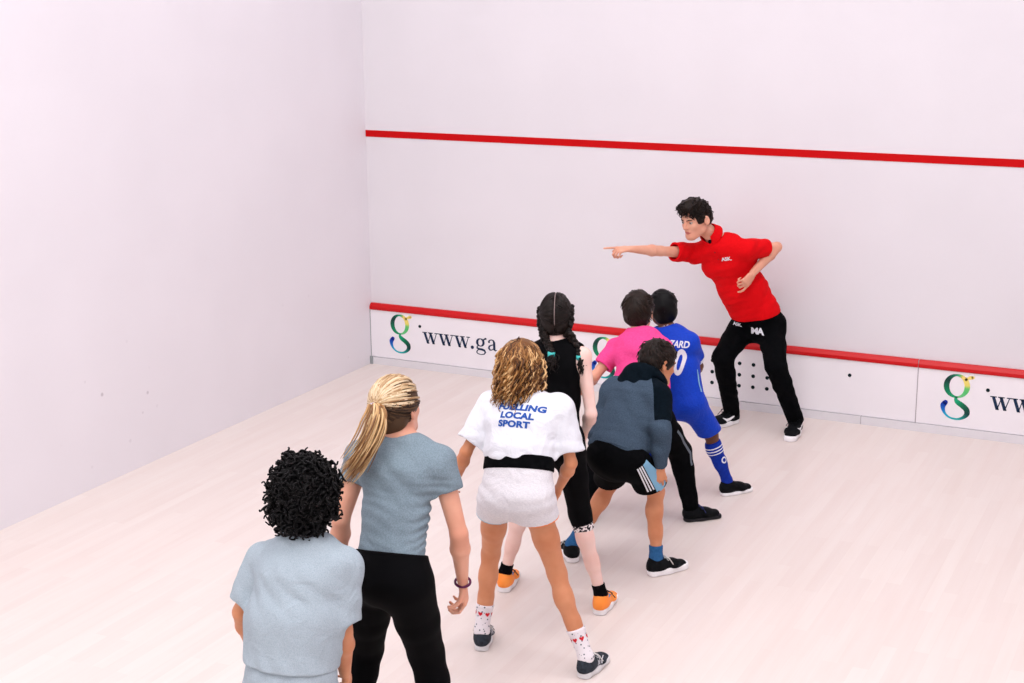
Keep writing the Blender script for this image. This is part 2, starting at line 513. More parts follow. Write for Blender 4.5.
class Fig:
    def __init__(s, key, skin, k=1.0, arm=1.0, leg=1.0, trunk=1.0):
        J = SPEC[key]; s.J = {n: A3(v) for n, v in J.items()}; s.J['base'] = A3(J['pelvis']) * 0
        s.base = A3(BASES[key]); s.k = k; s.skin = SKIN[skin]; s.aw = arm; s.lw = leg; s.tw = trunk
        j = s.J
        s.hs = nrm((j['hipR'] - j['hipL']) * (1, 1, .3)); s.ss = nrm(j['shR'] - j['shL'])
        s.waist = lerp(j['pelvis'], j['neck'], .42); s.chest = lerp(j['pelvis'], j['neck'], .74)
        s.smid = (j['shL'] + j['shR']) / 2
        s.sw = np.linalg.norm(j['shR'] - j['shL']) / 2
        s.hw = np.linalg.norm(j['hipR'] - j['hipL']) / 2
        # head axes: X to the figure's right, Y forward, Z up
        Y = nrm(j['fwd']); Z = A3(j['up']); Z = nrm(Z - Y * (Z @ Y)); X = np.cross(Y, Z)
        s.hX, s.hY, s.hZ = X, Y, Z
    def H(s, x, y, z):
        k = s.hk
        return s.J['head'] + k * (x * s.hX + y * s.hY + z * s.hZ)
    hk = 1.0
    def trunk(s, g=0., gw=None, gh=None, deep=1.0, top=True):
        """trunk sections; g = how far the cloth stands off"""
        j = s.J; gw = g if gw is None else gw; gh = g if gh is None else gh
        w, h, t = s.sw, s.hw, s.tw
        mid = nrm(s.hs + s.ss)
        dp = .105 * s.k * t * deep
        pel = (h * 1.42 + gh, dp * 1.02 + gh); wai = (w * .74 * t + gw, dp * .88 + gw); che = (w * .92 + g, dp + g)
        P = [loft(j['pelvis'] - (j['neck'] - j['pelvis']) * .05, s.waist, s.hs, mid, pel, wai, .03),
             loft(s.waist, s.chest, mid, s.ss, wai, che, .06)]
        if top:
            P.append(loft(s.chest, lerp(s.chest, j['neck'], .78), s.ss, s.ss, che, (w * .66 + g, dp * .62 + g), .05))
            for sd in ('L', 'R'):
                P.append(cone(lerp(j['neck'], s.smid, .6), j['sh' + sd], .048 * s.k + g, .046 * s.k + g, .06))
        return P
    def armp(s, sd, g=0., f0=0., f1=1., r0=.046, r1=.036):
        j = s.J
        return cone(lerp(j['sh' + sd], j['el' + sd], f0), lerp(j['sh' + sd], j['el' + sd], f1), r0 * s.k * s.aw + g, r1 * s.k * s.aw + g, .025)
    def hand(s, sd, curl=(25, 30, 35, 40), spread=6, thumb=30, size=1.0, point=False, thcurl=20):
        """palm, four jointed fingers and a thumb leaving the side of the palm"""
        j = s.J; w = j['wr' + sd]; d = nrm(j['hd' + sd]); n = A3(j['pn' + sd]); n = nrm(n - d * (n @ d))
        q = .92 * s.k * size
        # thumb side: for the right hand with palm normal n and fingers along d
        t = np.cross(n, d) if sd == 'R' else np.cross(d, n)
        t = nrm(t)
        P = [loft(w + d * .012 * q, w + d * .078 * q, t, t, (.029 * q, .017 * q), (.040 * q, .015 * q), .02, cap=.6)]
        L = [(.043, .027, .021), (.047, .030, .022), (.044, .028, .021), (.035, .021, .019)]
        def rot(v, ax, a):
            a = math.radians(a); ax = nrm(ax)
            return v * math.cos(a) + np.cross(ax, v) * math.sin(a) + ax * (ax @ v) * (1 - math.cos(a))
        bend = np.cross(d, n)
        for i in range(4):
            off = (.030 - .020 * i) * q
            p = w + d * (.086 - .003 * abs(i - 1) - (.006 if i == 3 else 0)) * q + t * off
            dirv = nrm(d + t * math.tan(math.radians(spread * (1.3 - i))))
            bx = np.cross(dirv, n)
            c = 0; prev = p - dirv * .014 * q; r = [.0092, .0085, .0078, .0068]
            if i == 3: r = [x * .88 for x in r]
            cc = curl[i] if not (point and i == 0) else 2
            fing = [cone(prev, p, r[0] * q, r[0] * q, .004)]
            for m in range(3):
                c += cc * (1.0 if m else .8)
                e = p + rot(dirv, bx, c) * L[i][m] * q
                fing.append(cone(p, e, r[m] * q, r[m + 1] * q, .003)); p = e
            P.append(comp(fing, k=.007))
        b = w + d * .022 * q + t * .022 * q
        d1 = nrm(d * math.cos(math.radians(thumb + 12)) + t * math.sin(math.radians(thumb + 12)) + n * .35)
        e1 = b + d1 * .042 * q; d2 = rot(nrm(d1 + d * .25 + n * .1), bend, thcurl); e2 = e1 + d2 * .032 * q
        e3 = e2 + rot(d2, bend, thcurl) * .025 * q
        P.append(comp([cone(b, e1, .0145 * q, .0115 * q, .004), cone(e1, e2, .0112 * q, .0096 * q, .003), cone(e2, e3, .0094 * q, .0078 * q, .003)], k=.009))
        return P
    def headp(s, male=True):
        k = s.hk; X, Y = s.hX, s.hY; H = s.H
        E = lambda c, r, kk=.02, op='u': ell(H(*c), [v * k for v in r], X, Y, kk, op)
        C = lambda a, b, ra, rb, kk=.01, op='u': cone(H(*a), H(*b), ra * k, rb * k, kk, op)
        P = [E((0, -.012, .028), (.074, .093, .086)), E((0, .030, -.035), (.056, .060, .074), .03), E((0, .066, -.088), (.024, .020, .020), .03),
             C((-.048, .0, -.062), (-.016, .068, -.09), .014, .012, .03), C((.048, .0, -.062), (.016, .068, -.09), .014, .012, .03),
             C((-.03, .078, .022), (.03, .078, .022), .010, .010, .016),
             C((0, .085, .016), (0, .106, -.022), .0070, .0105, .010), C((-.011, .095, -.026), (.011, .095, -.026), .0065, .0065, .006),
             E((-.034, .062, -.022), (.018, .018, .016), .02), E((.034, .062, -.022), (.018, .018, .016), .02),
             E((-.031, .092, .004), (.015, .013, .0075), .008, 's'), E((.031, .092, .004), (.015, .013, .0075), .008, 's'),
             E((0, .083, -.053), (.024, .013, .0058), .005), E((0, .081, -.062), (.020, .013, .0062), .005),
             E((0, .094, -.0575), (.022, .008, .0016), .003, 's')]
        for sg in (-1, 1):
            P.append(comp([ell(H(sg * .079, -.012, -.008), [.008 * k, .019 * k, .031 * k], X + sg * .35 * Y, Y - sg * .35 * X, .01),
                           ell(H(sg * .087, -.008, -.004), [.008 * k, .010 * k, .017 * k], X, Y, .006, 's')], k=.006))
        return P
    def eyes(s):
        parts = []
        k = s.hk
        for sg in (-1, 1):
            c = s.H(sg * .031, .0745, .004)
            for (r, off, m) in ((.0110, 0, 1), (.0072, .0048, 2)):
                V, F = uvs(c + s.hY * off * k + s.hX * 0, r * k); parts.append((V, F, m))
        return parts
    def body(s, hands, forearm=True, shortlegs=None, head=True, torso_in=-.004, h=.004):
        j = s.J; k = s.k; a = s.aw; lw = s.lw
        P = s.trunk(torso_in)
        nb = s.H(0, -.028, -.05)
        P.append(cone(j['neck'] - (nb - j['neck']) * .3, nb, .052 * k, .048 * k, .03))
        P += s.headp()
        for sd in ('L', 'R'):
            el, wr = j['el' + sd], j['wr' + sd]
            P.append(s.armp(sd, torso_in))
            m = lerp(el, wr, .28)
            pn = nrm(j['pn' + sd]); ax = nrm(wr - el); wid = np.cross(ax, pn)
            P.append(cone(el, m, .034 * k * a, .0375 * k * a, .012))
            P.append(loft(m, lerp(el, wr, .97), wid, wid, (.037 * k * a, .035 * k * a), (.0265 * k * a, .020 * k * a), .015, cap=.5))
            P += s.hand(sd, **hands[sd])
            hp, kn, an = j['hip' + sd], j['kn' + sd], j['an' + sd]
            th = .078 * k * lw
            P.append(cone(hp, lerp(hp, kn, .55), th, .066 * k * lw, .03))
            P.append(cone(lerp(hp, kn, .5), kn, .067 * k * lw, .050 * k * lw, .02))
            # calf: the muscle sits at the back of the shank
            tf = nrm(j['toe' + sd]); sh = nrm(an - kn)
            back = -nrm(tf - sh * (tf @ sh))
            P.append(cone(kn, lerp(kn, an, .3) + back * .012 * k, .047 * k * lw, .050 * k * lw, .025))
            P.append(cone(lerp(kn, an, .25) + back * .012 * k, lerp(kn, an, .62) + back * .004, .050 * k * lw, .040 * k * lw, .02))
            P.append(cone(lerp(kn, an, .55), an + (0, 0, .01), .041 * k * lw, .030 * k * lw, .02))
            tv = nrm(tf * (1, 1, 0)); g = an * (1, 1, 0)
            P.append(cone(an, g + (0, 0, .045) - tv * .02, .030 * k, .026 * k, .02))
            P.append(loft(g + (0, 0, .04) - tv * .02, g + (0, 0, .03) + tv * .11 * k, np.cross(tv, (0, 0, 1)), np.cross(tv, (0, 0, 1)), (.026, .026), (.032, .018), .02, cap=.6))
        V, F = polymesh(P, h)
        # lips tinted on the surface
        q = V[F].mean(1) - j['head']; lx, ly, lz = q @ s.hX / s.hk, q @ s.hY / s.hk, q @ s.hZ / s.hk
        mi = np.where((ly > .06) & (abs(lx) < .024) & (abs(lz + .0575) < .0095 * (1 - (lx / .026) ** 2)), 3, 0)
        V, F, M = join([(V, F, mi)] + s.eyes())
        o = make('person', V, F, [s.skin, EYEW, IRIS, LIP], mi=M, loc=tuple(s.base))
        s.o = o
        return o
    def cloth(s, name, P, m, h=.0048, disp=None, dmax=0., parent=None, smooth=2):
        V, F = polymesh(P, h, disp, dmax, smooth)
        return make(name, V, F, m, parent or s.o)
    # ---- upper garments
    def sleeve(s, sd, f1, r0, r1, g=0., tilt=0.):
        """one sleeve with an open, hollow end; f1 = where along the arm it ends (1 = elbow)"""
        j = s.J; a, b = j['sh' + sd], j['el' + sd]
        e = lerp(a, b, f1); ax = nrm(b - a)
        P = [cone(a, e + ax * .03, r0, r1, .02), half(e, ax)]
        rc = r1 - .006 - g
        return comp(P, k=.03), e, ax, late(cone(lerp(a, e, .78), e + ax * .05, rc, rc, .003, 's'))
    def tee(s, name, m, g=.012, gw=None, gh=None, f1=.6, r0=.062, r1=.062, hem=-.06, disp=None, dmax=0., neck_r=.06, drop=0., deep=1., nk=.015):
        j = s.J; k = s.k
        P = s.trunk(g, gw, gh, deep)
        up = nrm(j['neck'] - j['pelvis'])
        if drop: P.append(loft(s.waist, j['pelvis'] + up * (hem - .02), nrm(s.hs + s.ss), s.hs, (s.sw * .78 + (gw or g), .1 * k * deep + (gw or g)), (s.hw * 1.42 + drop, .105 * k * deep + drop), .04))
        s.sl = {}
        for sd in ('L', 'R'):
            c, e, ax, cv = s.sleeve(sd, f1, r0 * k, r1 * k, dmax); P += [c, cv]; s.sl[sd] = (e, ax)
        # neckline
        nb = s.H(0, -.02, -.05); nax = nrm(nb - j['neck'])
        P.append(cone(j['neck'] + nax * nk, nb, neck_r * k, neck_r * k * 1.1, .012, 's'))
        hp = j['pelvis'] + up * hem
        s.hemp, s.hemn = hp, nrm(lerp(up, (0, 0, 1), .5))
        P.append(late(half(hp, -s.hemn)))
        return s.cloth(name, P, m, disp=disp, dmax=dmax)
    def legs(s, g, ends, r=(.088, .075, .062), rend=None, waist=.06, disp=None, dmax=0., name='shorts', m=None, hollow=True, seat=0., h=.0048, deep=1.):
        """shorts or trousers; ends: how far along thigh (0-1) or shank (1-2) each leg reaches"""
        j = s.J; k = s.k; P = []
        up = nrm(j['neck'] - j['pelvis'])
        wt = j['pelvis'] + up * waist
        P.append(loft(j['pelvis'] - up * .05, wt + up * .02, s.hs, s.hs, (s.hw * 1.45 + g, (.112 * k + g) * deep), (s.hw * 1.36 + g, (.10 * k + g) * deep), .03))
        s.le = {}
        for sd in ('L', 'R'):
            hp, kn, an = j['hip' + sd], j['kn' + sd], j['an' + sd]
            f = ends[sd]
            if f <= 1:
                e = lerp(hp, kn, f); ax = nrm(kn - hp)
                re = (rend or r[1]) * k
                Q = [cone(hp, e + ax * .04, r[0] * k, re, .02), half(e, lerp(ax, (0, 0, -1), .35))]
                if hollow: P.append(late(cone(lerp(hp, e, .8), e + ax * .06, re - .008 - dmax, re - .008 - dmax, .003, 's')))
            else:
                e = lerp(kn, an, f - 1); ax = nrm(an - kn)
                re = (rend or r[2]) * k
                Q = [cone(hp, lerp(hp, kn, .5), r[0] * k, (r[0] + r[1]) / 2 * k, .03), cone(lerp(hp, kn, .5), kn, (r[0] + r[1]) / 2 * k, r[1] * k, .02), cone(kn, lerp(kn, an, .3), r[1] * k, (r[1] * .6 + r[2] * .4) * k, .02),
                     cone(lerp(kn, an, .3), e + ax * .03, (r[1] * .6 + r[2] * .4) * k, re, .02), half(e, ax)]
                if hollow: P.append(late(cone(lerp(kn, e, .9), e + ax * .05, re - .008 - dmax, re - .007 - dmax, .003, 's')))
            s.le[sd] = (e, ax)
            P.append(comp(Q, k=.045))
        P.append(late(half(wt, up)))
        s.legP = P
        return s.cloth(name, P, m, h=h, disp=disp, dmax=dmax)
    # ---- shoes
    def shoe(s, sd, L=.25, m=None, ms=None, lace=None, wid=.044, sole=.026, name='shoe', high=0., heel_tab=None):
        j = s.J; an = j['an' + sd]; tv = nrm(A3(j['toe' + sd]) * (1, 1, 0)); g = an * (1, 1, 0); sv = np.cross(tv, (0, 0, 1)); q = L / .27
        Z = A3((0, 0, 1)); heel = g - tv * .055 * q
        p = lambda f, u, z: heel + tv * f * L + sv * u + Z * z
        P = [loft(p(.10, 0, .045), p(.30, 0, .050), sv, sv, (.033 * q, .04 * q + high), (.036 * q, .045 * q + high), .03, cap=.9),
             loft(p(.30, 0, .052), p(.62, .003, .040), sv, sv, (.036 * q, .042 * q), (.044 * q, .026 * q), .03),
             loft(p(.60, .003, .036), p(.86, .002, .032), sv, sv, (.045 * q, .027 * q), (.037 * q, .018 * q), .03, cap=1.0),
             cone(an + Z * .01, an - Z * .03, .040 * q, .042 * q, .02),
             half(p(0, 0, sole * .8), (0, 0, -1)), half(an + Z * (.012 + high) , Z + tv * .25),
             cone(an + Z * .07, an - Z * .01, .034 * q, .030 * q, .006, 's')]
        V, F = polymesh(P, .004); up = make(name, V, F, m, s.o)
        Q = [loft(p(.13, 0, sole * .55), p(.45, 0, sole * .5), sv, sv, (.038 * q, .05), (.038 * q, .05), .02, cap=.75),
             loft(p(.45, 0, sole * .5), p(.84, .002, sole * .5), sv, sv, (.041 * q, .05), (.042 * q, .05), .03, cap=1.0),
             half(p(0, 0, sole), Z), half(p(0, 0, 0.001), -Z)]
        V, F = polymesh(Q, .004, smooth=1); V[:, 2] = np.maximum(V[:, 2], 0.0005)
        make('sole', V, F, ms, up)
        if lace is not None:
            parts = []
            def top(f): return .098 * q - (f - .34) * .16 * q
            for i in range(5):
                f = .38 + i * .065
                w = .020 * q
                for a, b in ((-w, w), (w, -w)):
                    ps = [p(f, a, top(f)), p(f + .02, 0, top(f) + .008), p(f + .04, b, top(f + .05))]
                    V, F = tube(ps, .0026, 5); parts.append((V, F, 0))
            for sg in (-1, 1):
                ps = [p(.38, 0, top(.36) + .006), p(.36, sg * .02, top(.36) + .018), p(.42, sg * .042, top(.4) + .006), p(.44, sg * .03, top(.45)), p(.39, 0, top(.38) + .006)]
                V, F = tube(ps, .0024, 5); parts.append((V, F, 0))
                ps = [p(.38, 0, top(.36) + .006), p(.44, sg * .03, top(.42) + .012), p(.5, sg * .05, top(.5) - .01)]
                V, F = tube(ps, .0024, 5); parts.append((V, F, 0))
            V, F, M = join(parts); make('laces', V, F, lace, up)
        return up, p
    def sock(s, sd, f, m, r=.006, name='sock'):
        """sock from inside the shoe up to fraction f of the shank (measured from the ankle)"""
        j = s.J; an, kn = j['an' + sd], j['kn' + sd]; k = s.k; lw = s.lw
        tf = nrm(j['toe' + sd]); sh = nrm(an - kn); back = -nrm(tf - sh * (tf @ sh))
        e = lerp(an, kn, f); ax = nrm(kn - an)
        P = [cone(an - (0, 0, .02), an + (0, 0, .01), .030 * k + r, .031 * k * lw + r, .02),
             cone(an + (0, 0, .01), lerp(kn, an, .55), .030 * k * lw + r, .041 * k * lw + r, .02)]
        if f > .3:
            P += [cone(lerp(kn, an, .62) + back * .004, lerp(kn, an, .25) + back * .012 * k, .040 * k * lw + r, .050 * k * lw + r, .02), cone(kn, lerp(kn, an, .3) + back * .012 * k, .047 * k * lw + r, .050 * k * lw + r, .025)]
        P += [half(e, ax)]
        V, F = polymesh(P, .004)
        return make(name, V, F, m, s.o), e, ax, P

def band(s, P, p0, ax, w, off, m, name, parent, h=.004):
    """a raised ring of another colour: the garment's own surface pushed out, between two planes"""
    V, F = polymesh([q for q in P if True] + [half(p0 + nrm(ax) * w / 2, ax), half(p0 - nrm(ax) * w / 2, -nrm(ax))], h, disp=lambda X: -off, dmax=off, smooth=1)
    return make(name, V, F, m, parent)

def uvs(c, r, n=12, sq=(1, 1, 1), M=None):
    V = [A3((0, 0, 1))]; 
    for i in range(1, n // 2):
        a = math.pi * i / (n // 2)
        for k in range(n):
            b = 2 * math.pi * k / n; V.append(A3((math.sin(a) * math.cos(b), math.sin(a) * math.sin(b), math.cos(a))))
    V.append(A3((0, 0, -1))); m = n // 2 - 1; F = []
    for k in range(n): F.append([0, 1 + k, 1 + (k + 1) % n])
    for i in range(m - 1):
        for k in range(n): F.append([1 + i * n + k, 1 + (i + 1) * n + k, 1 + (i + 1) * n + (k + 1) % n, 1 + i * n + (k + 1) % n])
    for k in range(n): F.append([len(V) - 1, 1 + (m - 1) * n + (k + 1) % n, 1 + (m - 1) * n + k])
    V = np.array(V) * np.array(sq) * r
    if M is not None: V = V @ np.asarray(M).T
    return V + c, F

def folds(fig, amp=.004, wl=.06, dirv=(0, 0, 1), warp=.03, mask=None, seed=0):
    """cloth folds: rounded ridges across dirv, bent by slow waves"""
    r = np.random.default_rng(seed); d = nrm(dirv).astype(np.float32)
    ws = [(nrm(r.normal(size=3)).astype(np.float32), float(r.uniform(12, 30)), float(r.uniform(0, 6))) for _ in range(4)]
    def f(P):
        w = 0
        for n, q, ph in ws: w = w + np.sin((P @ n) * q + ph)
        u = (P @ d) + w * warp * .25
        env = .55 + .45 * np.sin((P @ ws[0][0]) * 17 + (P @ ws[1][0]) * 11 + 1.3)
        v = np.abs(np.sin(u * math.pi / wl)) ** 1.5
        out = -amp * env * (v - .5)
        if mask is not None: out = out * mask(P)
        return out
    return f
def fsum(*fs): return lambda P: sum(f(P) for f in fs)

# ---- hair made of strands
def lock(root, d0, d1, L, n=7, curl=0., turns=0., ph=0., grav=0., X=None, fast=1.3):
    """a strand starting along d0, turning to d1, with a helix of radius curl"""
    t = np.linspace(0, 1, n)
    d = np.array([nrm(lerp(d0, d1, min(1, x * fast)) + A3((0, 0, -grav * x))) for x in t])
    pts = root + np.concatenate([[[0, 0, 0]], np.cumsum(d[:-1] * (L / (n - 1)), axis=0)])
    if curl:
        a = nrm(np.cross(d0 + A3((.01, .02, .03)), d1 + A3((.3, .1, .2)))); b = np.cross(nrm(d1), a)
        w = np.minimum(1, t * 3)
        pts = pts + (np.cos(ph + t * turns * 2 * math.pi) * w * curl)[:, None] * a + (np.sin(ph + t * turns * 2 * math.pi) * w * curl)[:, None] * b
    return pts
def strands(name, paths, rads, m, parent, n=5, extra=None):
    parts = [(*tube(p, r, n), 0) for p, r in zip(paths, rads)]
    if extra: parts += extra
    V, F, M = join(parts)
    return make(name, V, F, m, parent, mi=M)
def taper(r, n, tip=.25, root=.6):
    t = np.linspace(0, 1, n); return r * np.minimum(root + (1 - root) * t * 4, 1) * (1 - (1 - tip) * t ** 2)

def short_hair(fig, m, thick=.016, L=.045, count=420, r=.0045, face=.02, nape=-.075, messy=.4, whorl=(0, -.04, .115), fringe=0., curl=0., turns=1.5, seed=1, top=0.):
    rg = np.random.default_rng(seed); k = fig.hk; H = fig.H; X, Y, Z = fig.hX, fig.hY, fig.hZ
    c = (0, -.012, .028); R_ = (.074 + thick * .75, .093 + thick * .8, .086 + thick)
    P = [ell(H(*c), [v * k for v in R_], X, Y), ell(H(0, -.055, -.02), [v * k for v in (.062 + thick * .3, .045, .062)], X, Y, .03)]
    if top: P.append(ell(H(0, .03, .075 + top), [v * k for v in (.066, .07, .04)], X, Y, .04))
    P += [ell(H(0, .105, -.02 + face), [v * k for v in (.085, .078, .085)], X, Y, .01, 's'),
          cone(H(-.2, .0, -.045), H(.2, .0, -.045), .028 * k, .028 * k, .01, 's'), half(H(0, 0, nape), -Z)]
    nz = [(nrm(rg.normal(size=3)).astype(np.float32), float(rg.uniform(60, 160)), float(rg.uniform(0, 6))) for _ in range(5)]
    V, F = polymesh(P, .004, disp=lambda p: sum(.0011 * np.sin((p @ n) * q + ph) for n, q, ph in nz), dmax=.006, smooth=1)
    W = H(*whorl); idx = rg.choice(len(V), count, replace=False)
    paths, rads = [], []
    ctr = H(*c)
    for i in idx:
        p = V[i]; out = nrm(p - ctr); fl = p - W; fl = nrm(fl - out * (fl @ out) + .3 * np.cross(out, fl))
        lz = (p - fig.J['head']) @ Z; ly = (p - fig.J['head']) @ Y
        if lz < nape * k + .02 or (abs((p - fig.J['head']) @ X) > .050 * k and lz < .03 * k and ly > -.045 * k): continue
        d0 = nrm(fl + out * (.25 + messy * rg.random()) + messy * .4 * rg.normal(size=3)); d1 = nrm(fl - out * .25 + messy * .5 * rg.normal(size=3))
        l = L * k * rg.uniform(.6, 1.2) * (1.0 + (fringe if ly > .02 else 0))
        if lz < -.02: l *= .55
        paths.append(lock(p - out * .007, d0, d1, l, 7, curl * rg.uniform(.6, 1.3), turns, rg.uniform(0, 6))); rads.append(taper(r * k * rg.uniform(.7, 1.3), 7, .15))
    extra = [(V, F, 0)]
    if True:
        for sg in (-1, 1):   # eyebrows
            ps = [H(sg * .014, .092, .0195), H(sg * .030, .0905, .0245), H(sg * .046, .076, .020)]
            extra.append((*tube(ps, [.0028 * k, .0034 * k, .0018 * k], 6), 0))
    return strands('hair', paths, rads, m, fig.o, extra=extra)

# ---- lettering and flat marks laid onto a surface
def text_mesh(txt, size, bold=0., spacing=1.0, xscale=1.0):
    cu = bpy.data.curves.new('text', 'FONT'); cu.body = txt; cu.size = size; cu.align_x = 'CENTER'; cu.offset = bold; cu.space_character = spacing; cu.resolution_u = 5
    o = bpy.data.objects.new('text', cu); COL.objects.link(o)
    dg = bpy.context.evaluated_depsgraph_get(); dg.update()
    me = bpy.data.meshes.new_from_object(o.evaluated_get(dg), depsgraph=dg)
    V = np.array([v.co[:] for v in me.vertices]); F = [list(p.vertices) for p in me.polygons]
    bpy.data.objects.remove(o); bpy.data.meshes.remove(me)
    V[:, 0] *= xscale
    V[:, 1] -= size * .35
    return V, F
def lay(name, target, V, F, O, X, Y, m, off=.0018, parent=None, mi=None, step=.006, from_=.25):
    """lay a flat outline (V in the X/Y plane at O) on the target's surface"""
    bm = bmesh.new(); vs = [bm.verts.new(tuple(v)) for v in V]
    for i, f in enumerate(F):
        try:
            ff = bm.faces.new([vs[q] for q in f])
            if mi is not None: ff.material_index = mi[i]
        except ValueError: pass
    bmesh.ops.triangulate(bm, faces=bm.faces[:])
    for _ in range(4):
        es = [e for e in bm.edges if e.calc_length() > step]
        if not es: break
        bmesh.ops.subdivide_edges(bm, edges=es, cuts=1)
        bmesh.ops.triangulate(bm, faces=[f for f in bm.faces if len(f.verts) > 3])
    X = nrm(X); Y = A3(Y); Y = nrm(Y - X * (X @ Y)); N = np.cross(X, Y)
    dg = bpy.context.evaluated_depsgraph_get()
    tv = [v.co[:] for v in target.data.vertices]; tree = BVHTree.FromPolygons(tv, [p.vertices[:] for p in target.data.polygons])
    last = 0
    for v in bm.verts:
        p = O + X * v.co.x + Y * v.co.y
        h = tree.ray_cast(Vector(p + N * from_), Vector(-N), from_ * 2)
        if h[0] is not None:
            last = (A3(h[0]) - p) @ N
        v.co = Vector(p + N * (last + off))
    me = bpy.data.meshes.new(name); bm.to_mesh(me); bm.free()
    for mm in (m if isinstance(m, (list, tuple)) else [m]): me.materials.append(mm)
    o = bpy.data.objects.new(name, me); COL.objects.link(o); o.parent = parent if parent is not None else target
    return o
def poly_strip(pts, wid):
    """flat variable-width stroke -> verts (z=0), faces"""
    pts = np.asarray(pts, float); T = np.gradient(pts, axis=0); T /= np.linalg.norm(T, axis=1)[:, None] + 1e-9
    N = np.stack([-T[:, 1], T[:, 0]], 1); w = np.broadcast_to(wid, (len(pts),))[:, None] / 2
    V = np.concatenate([pts - N * w, pts + N * w]); n = len(pts)
    V = np.concatenate([V, np.zeros((2 * n, 1))], 1)
    return V, [[i, i + 1, n + i + 1, n + i] for i in range(n - 1)]
# ------------------------------------------------------------------ the court (front wall y = 0, left wall x = 0)
def struct(name, V, F, m, parent=None):
    o = make(name, V, F, m, parent, smooth=False); o['kind'] = 'structure'; return o
def tag(o, label, cat, group=None):
    o['label'] = label; o['category'] = cat
    if group: o['group'] = group
    return o
def wall_mat(name, c, c2):
    m = mat(name, c, .55, .25, c2=c2, scale=1.3, detail=2, bump=.15, bscale=55); return m
WALL = wall_mat('court_plaster', (226, 222, 226), (223, 219, 223))
def marks_mat():
    """plaster with faint grey ball marks where the play hits the side wall"""
    m = wall_mat('side_wall_plaster', (233, 229, 234), (230, 226, 231)); nt = m.node_tree; b = nt.nodes['Principled BSDF']
    src = b.inputs['Base Color'].links[0].from_socket
    tc = nt.nodes.new('ShaderNodeTexCoord'); vo = nt.nodes.new('ShaderNodeTexVoronoi'); vo.inputs['Scale'].default_value = 7
    nt.links.new(tc.outputs['Object'], vo.inputs['Vector'])
    lt = nt.nodes.new('ShaderNodeMapRange'); lt.inputs['From Min'].default_value = .05; lt.inputs['From Max'].default_value = .11; lt.inputs['To Min'].default_value = 1; lt.inputs['To Max'].default_value = 0
    nt.links.new(vo.outputs['Distance'], lt.inputs['Value'])
    no = nt.nodes.new('ShaderNodeTexNoise'); no.inputs['Scale'].default_value = 1.1; nt.links.new(tc.outputs['Object'], no.inputs['Vector'])
    l2 = nt.nodes.new('ShaderNodeMapRange'); l2.inputs['From Min'].default_value = .54; l2.inputs['From Max'].default_value = .66
    nt.links.new(no.outputs['Fac'], l2.inputs['Value'])
    sx = nt.nodes.new('ShaderNodeSeparateXYZ'); nt.links.new(tc.outputs['Object'], sx.inputs['Vector'])
    l3 = nt.nodes.new('ShaderNodeMapRange'); l3.inputs['From Min'].default_value = 1.0; l3.inputs['From Max'].default_value = .5; l3.inputs['To Max'].default_value = .55
    nt.links.new(sx.outputs['Z'], l3.inputs['Value'])
    a = nt.nodes.new('ShaderNodeMath'); a.operation = 'MULTIPLY'; nt.links.new(lt.outputs[0], a.inputs[0]); nt.links.new(l2.outputs[0], a.inputs[1])
    a2 = nt.nodes.new('ShaderNodeMath'); a2.operation = 'MULTIPLY'; nt.links.new(a.outputs[0], a2.inputs[0]); nt.links.new(l3.outputs[0], a2.inputs[1])
    mx = nt.nodes.new('ShaderNodeMix'); mx.data_type = 'RGBA'; nt.links.new(a2.outputs[0], mx.inputs[0]); nt.links.new(src, mx.inputs[6]); mx.inputs[7].default_value = lin((150, 140, 150))
    nt.links.new(mx.outputs[2], b.inputs['Base Color']); return m
def floor_mat():
    """pale maple strips running towards the front wall"""
    m = mat('maple_strips', (250, 232, 230), .38, .35); nt = m.node_tree; b = nt.nodes['Principled BSDF']
    tc = nt.nodes.new('ShaderNodeTexCoord'); mp = nt.nodes.new('ShaderNodeMapping'); mp.inputs['Rotation'].default_value = (0, 0, math.pi / 2)
    nt.links.new(tc.outputs['Object'], mp.inputs['Vector'])
    br = nt.nodes.new('ShaderNodeTexBrick'); br.offset = .37; br.inputs['Scale'].default_value = 1
    for k, v in (('Brick Width', .72), ('Row Height', .07), ('Mortar Size', .0006), ('Mortar Smooth', .3), ('Bias', 0)): br.inputs[k].default_value = v
    br.inputs['Color1'].default_value = lin(FLOOR_A); br.inputs['Color2'].default_value = lin(FLOOR_B); br.inputs['Mortar'].default_value = lin(FLOOR_M)
    nt.links.new(mp.outputs['Vector'], br.inputs['Vector'])
    mp2 = nt.nodes.new('ShaderNodeMapping'); mp2.inputs['Scale'].default_value = (12, .8, 1); nt.links.new(tc.outputs['Object'], mp2.inputs['Vector'])
    no = nt.nodes.new('ShaderNodeTexNoise'); no.inputs['Scale'].default_value = 1.6; no.inputs['Detail'].default_value = 4; nt.links.new(mp2.outputs['Vector'], no.inputs['Vector'])
    cr = nt.nodes.new('ShaderNodeValToRGB'); cr.color_ramp.elements[0].position = .3; cr.color_ramp.elements[1].position = .7
    cr.color_ramp.elements[0].color = lin((252, 249, 248)); cr.color_ramp.elements[1].color = (1, 1, 1, 1)
    nt.links.new(no.outputs['Fac'], cr.inputs['Fac'])
    mx = nt.nodes.new('ShaderNodeMix'); mx.data_type = 'RGBA'; mx.blend_type = 'MULTIPLY'; mx.inputs[0].default_value = 1
    nt.links.new(br.outputs['Color'], mx.inputs[6]); nt.links.new(cr.outputs['Color'], mx.inputs[7])
    nt.links.new(mx.outputs[2], b.inputs['Base Color']); return m
FLOOR_A, FLOOR_B, FLOOR_M = (230, 220, 214), (226, 214, 208), (223, 210, 203)
RED = mat('red_court_paint', (196, 4, 10), .5, .12)
REDG = mat('red_gloss_rail', (200, 4, 12), .38, .35)
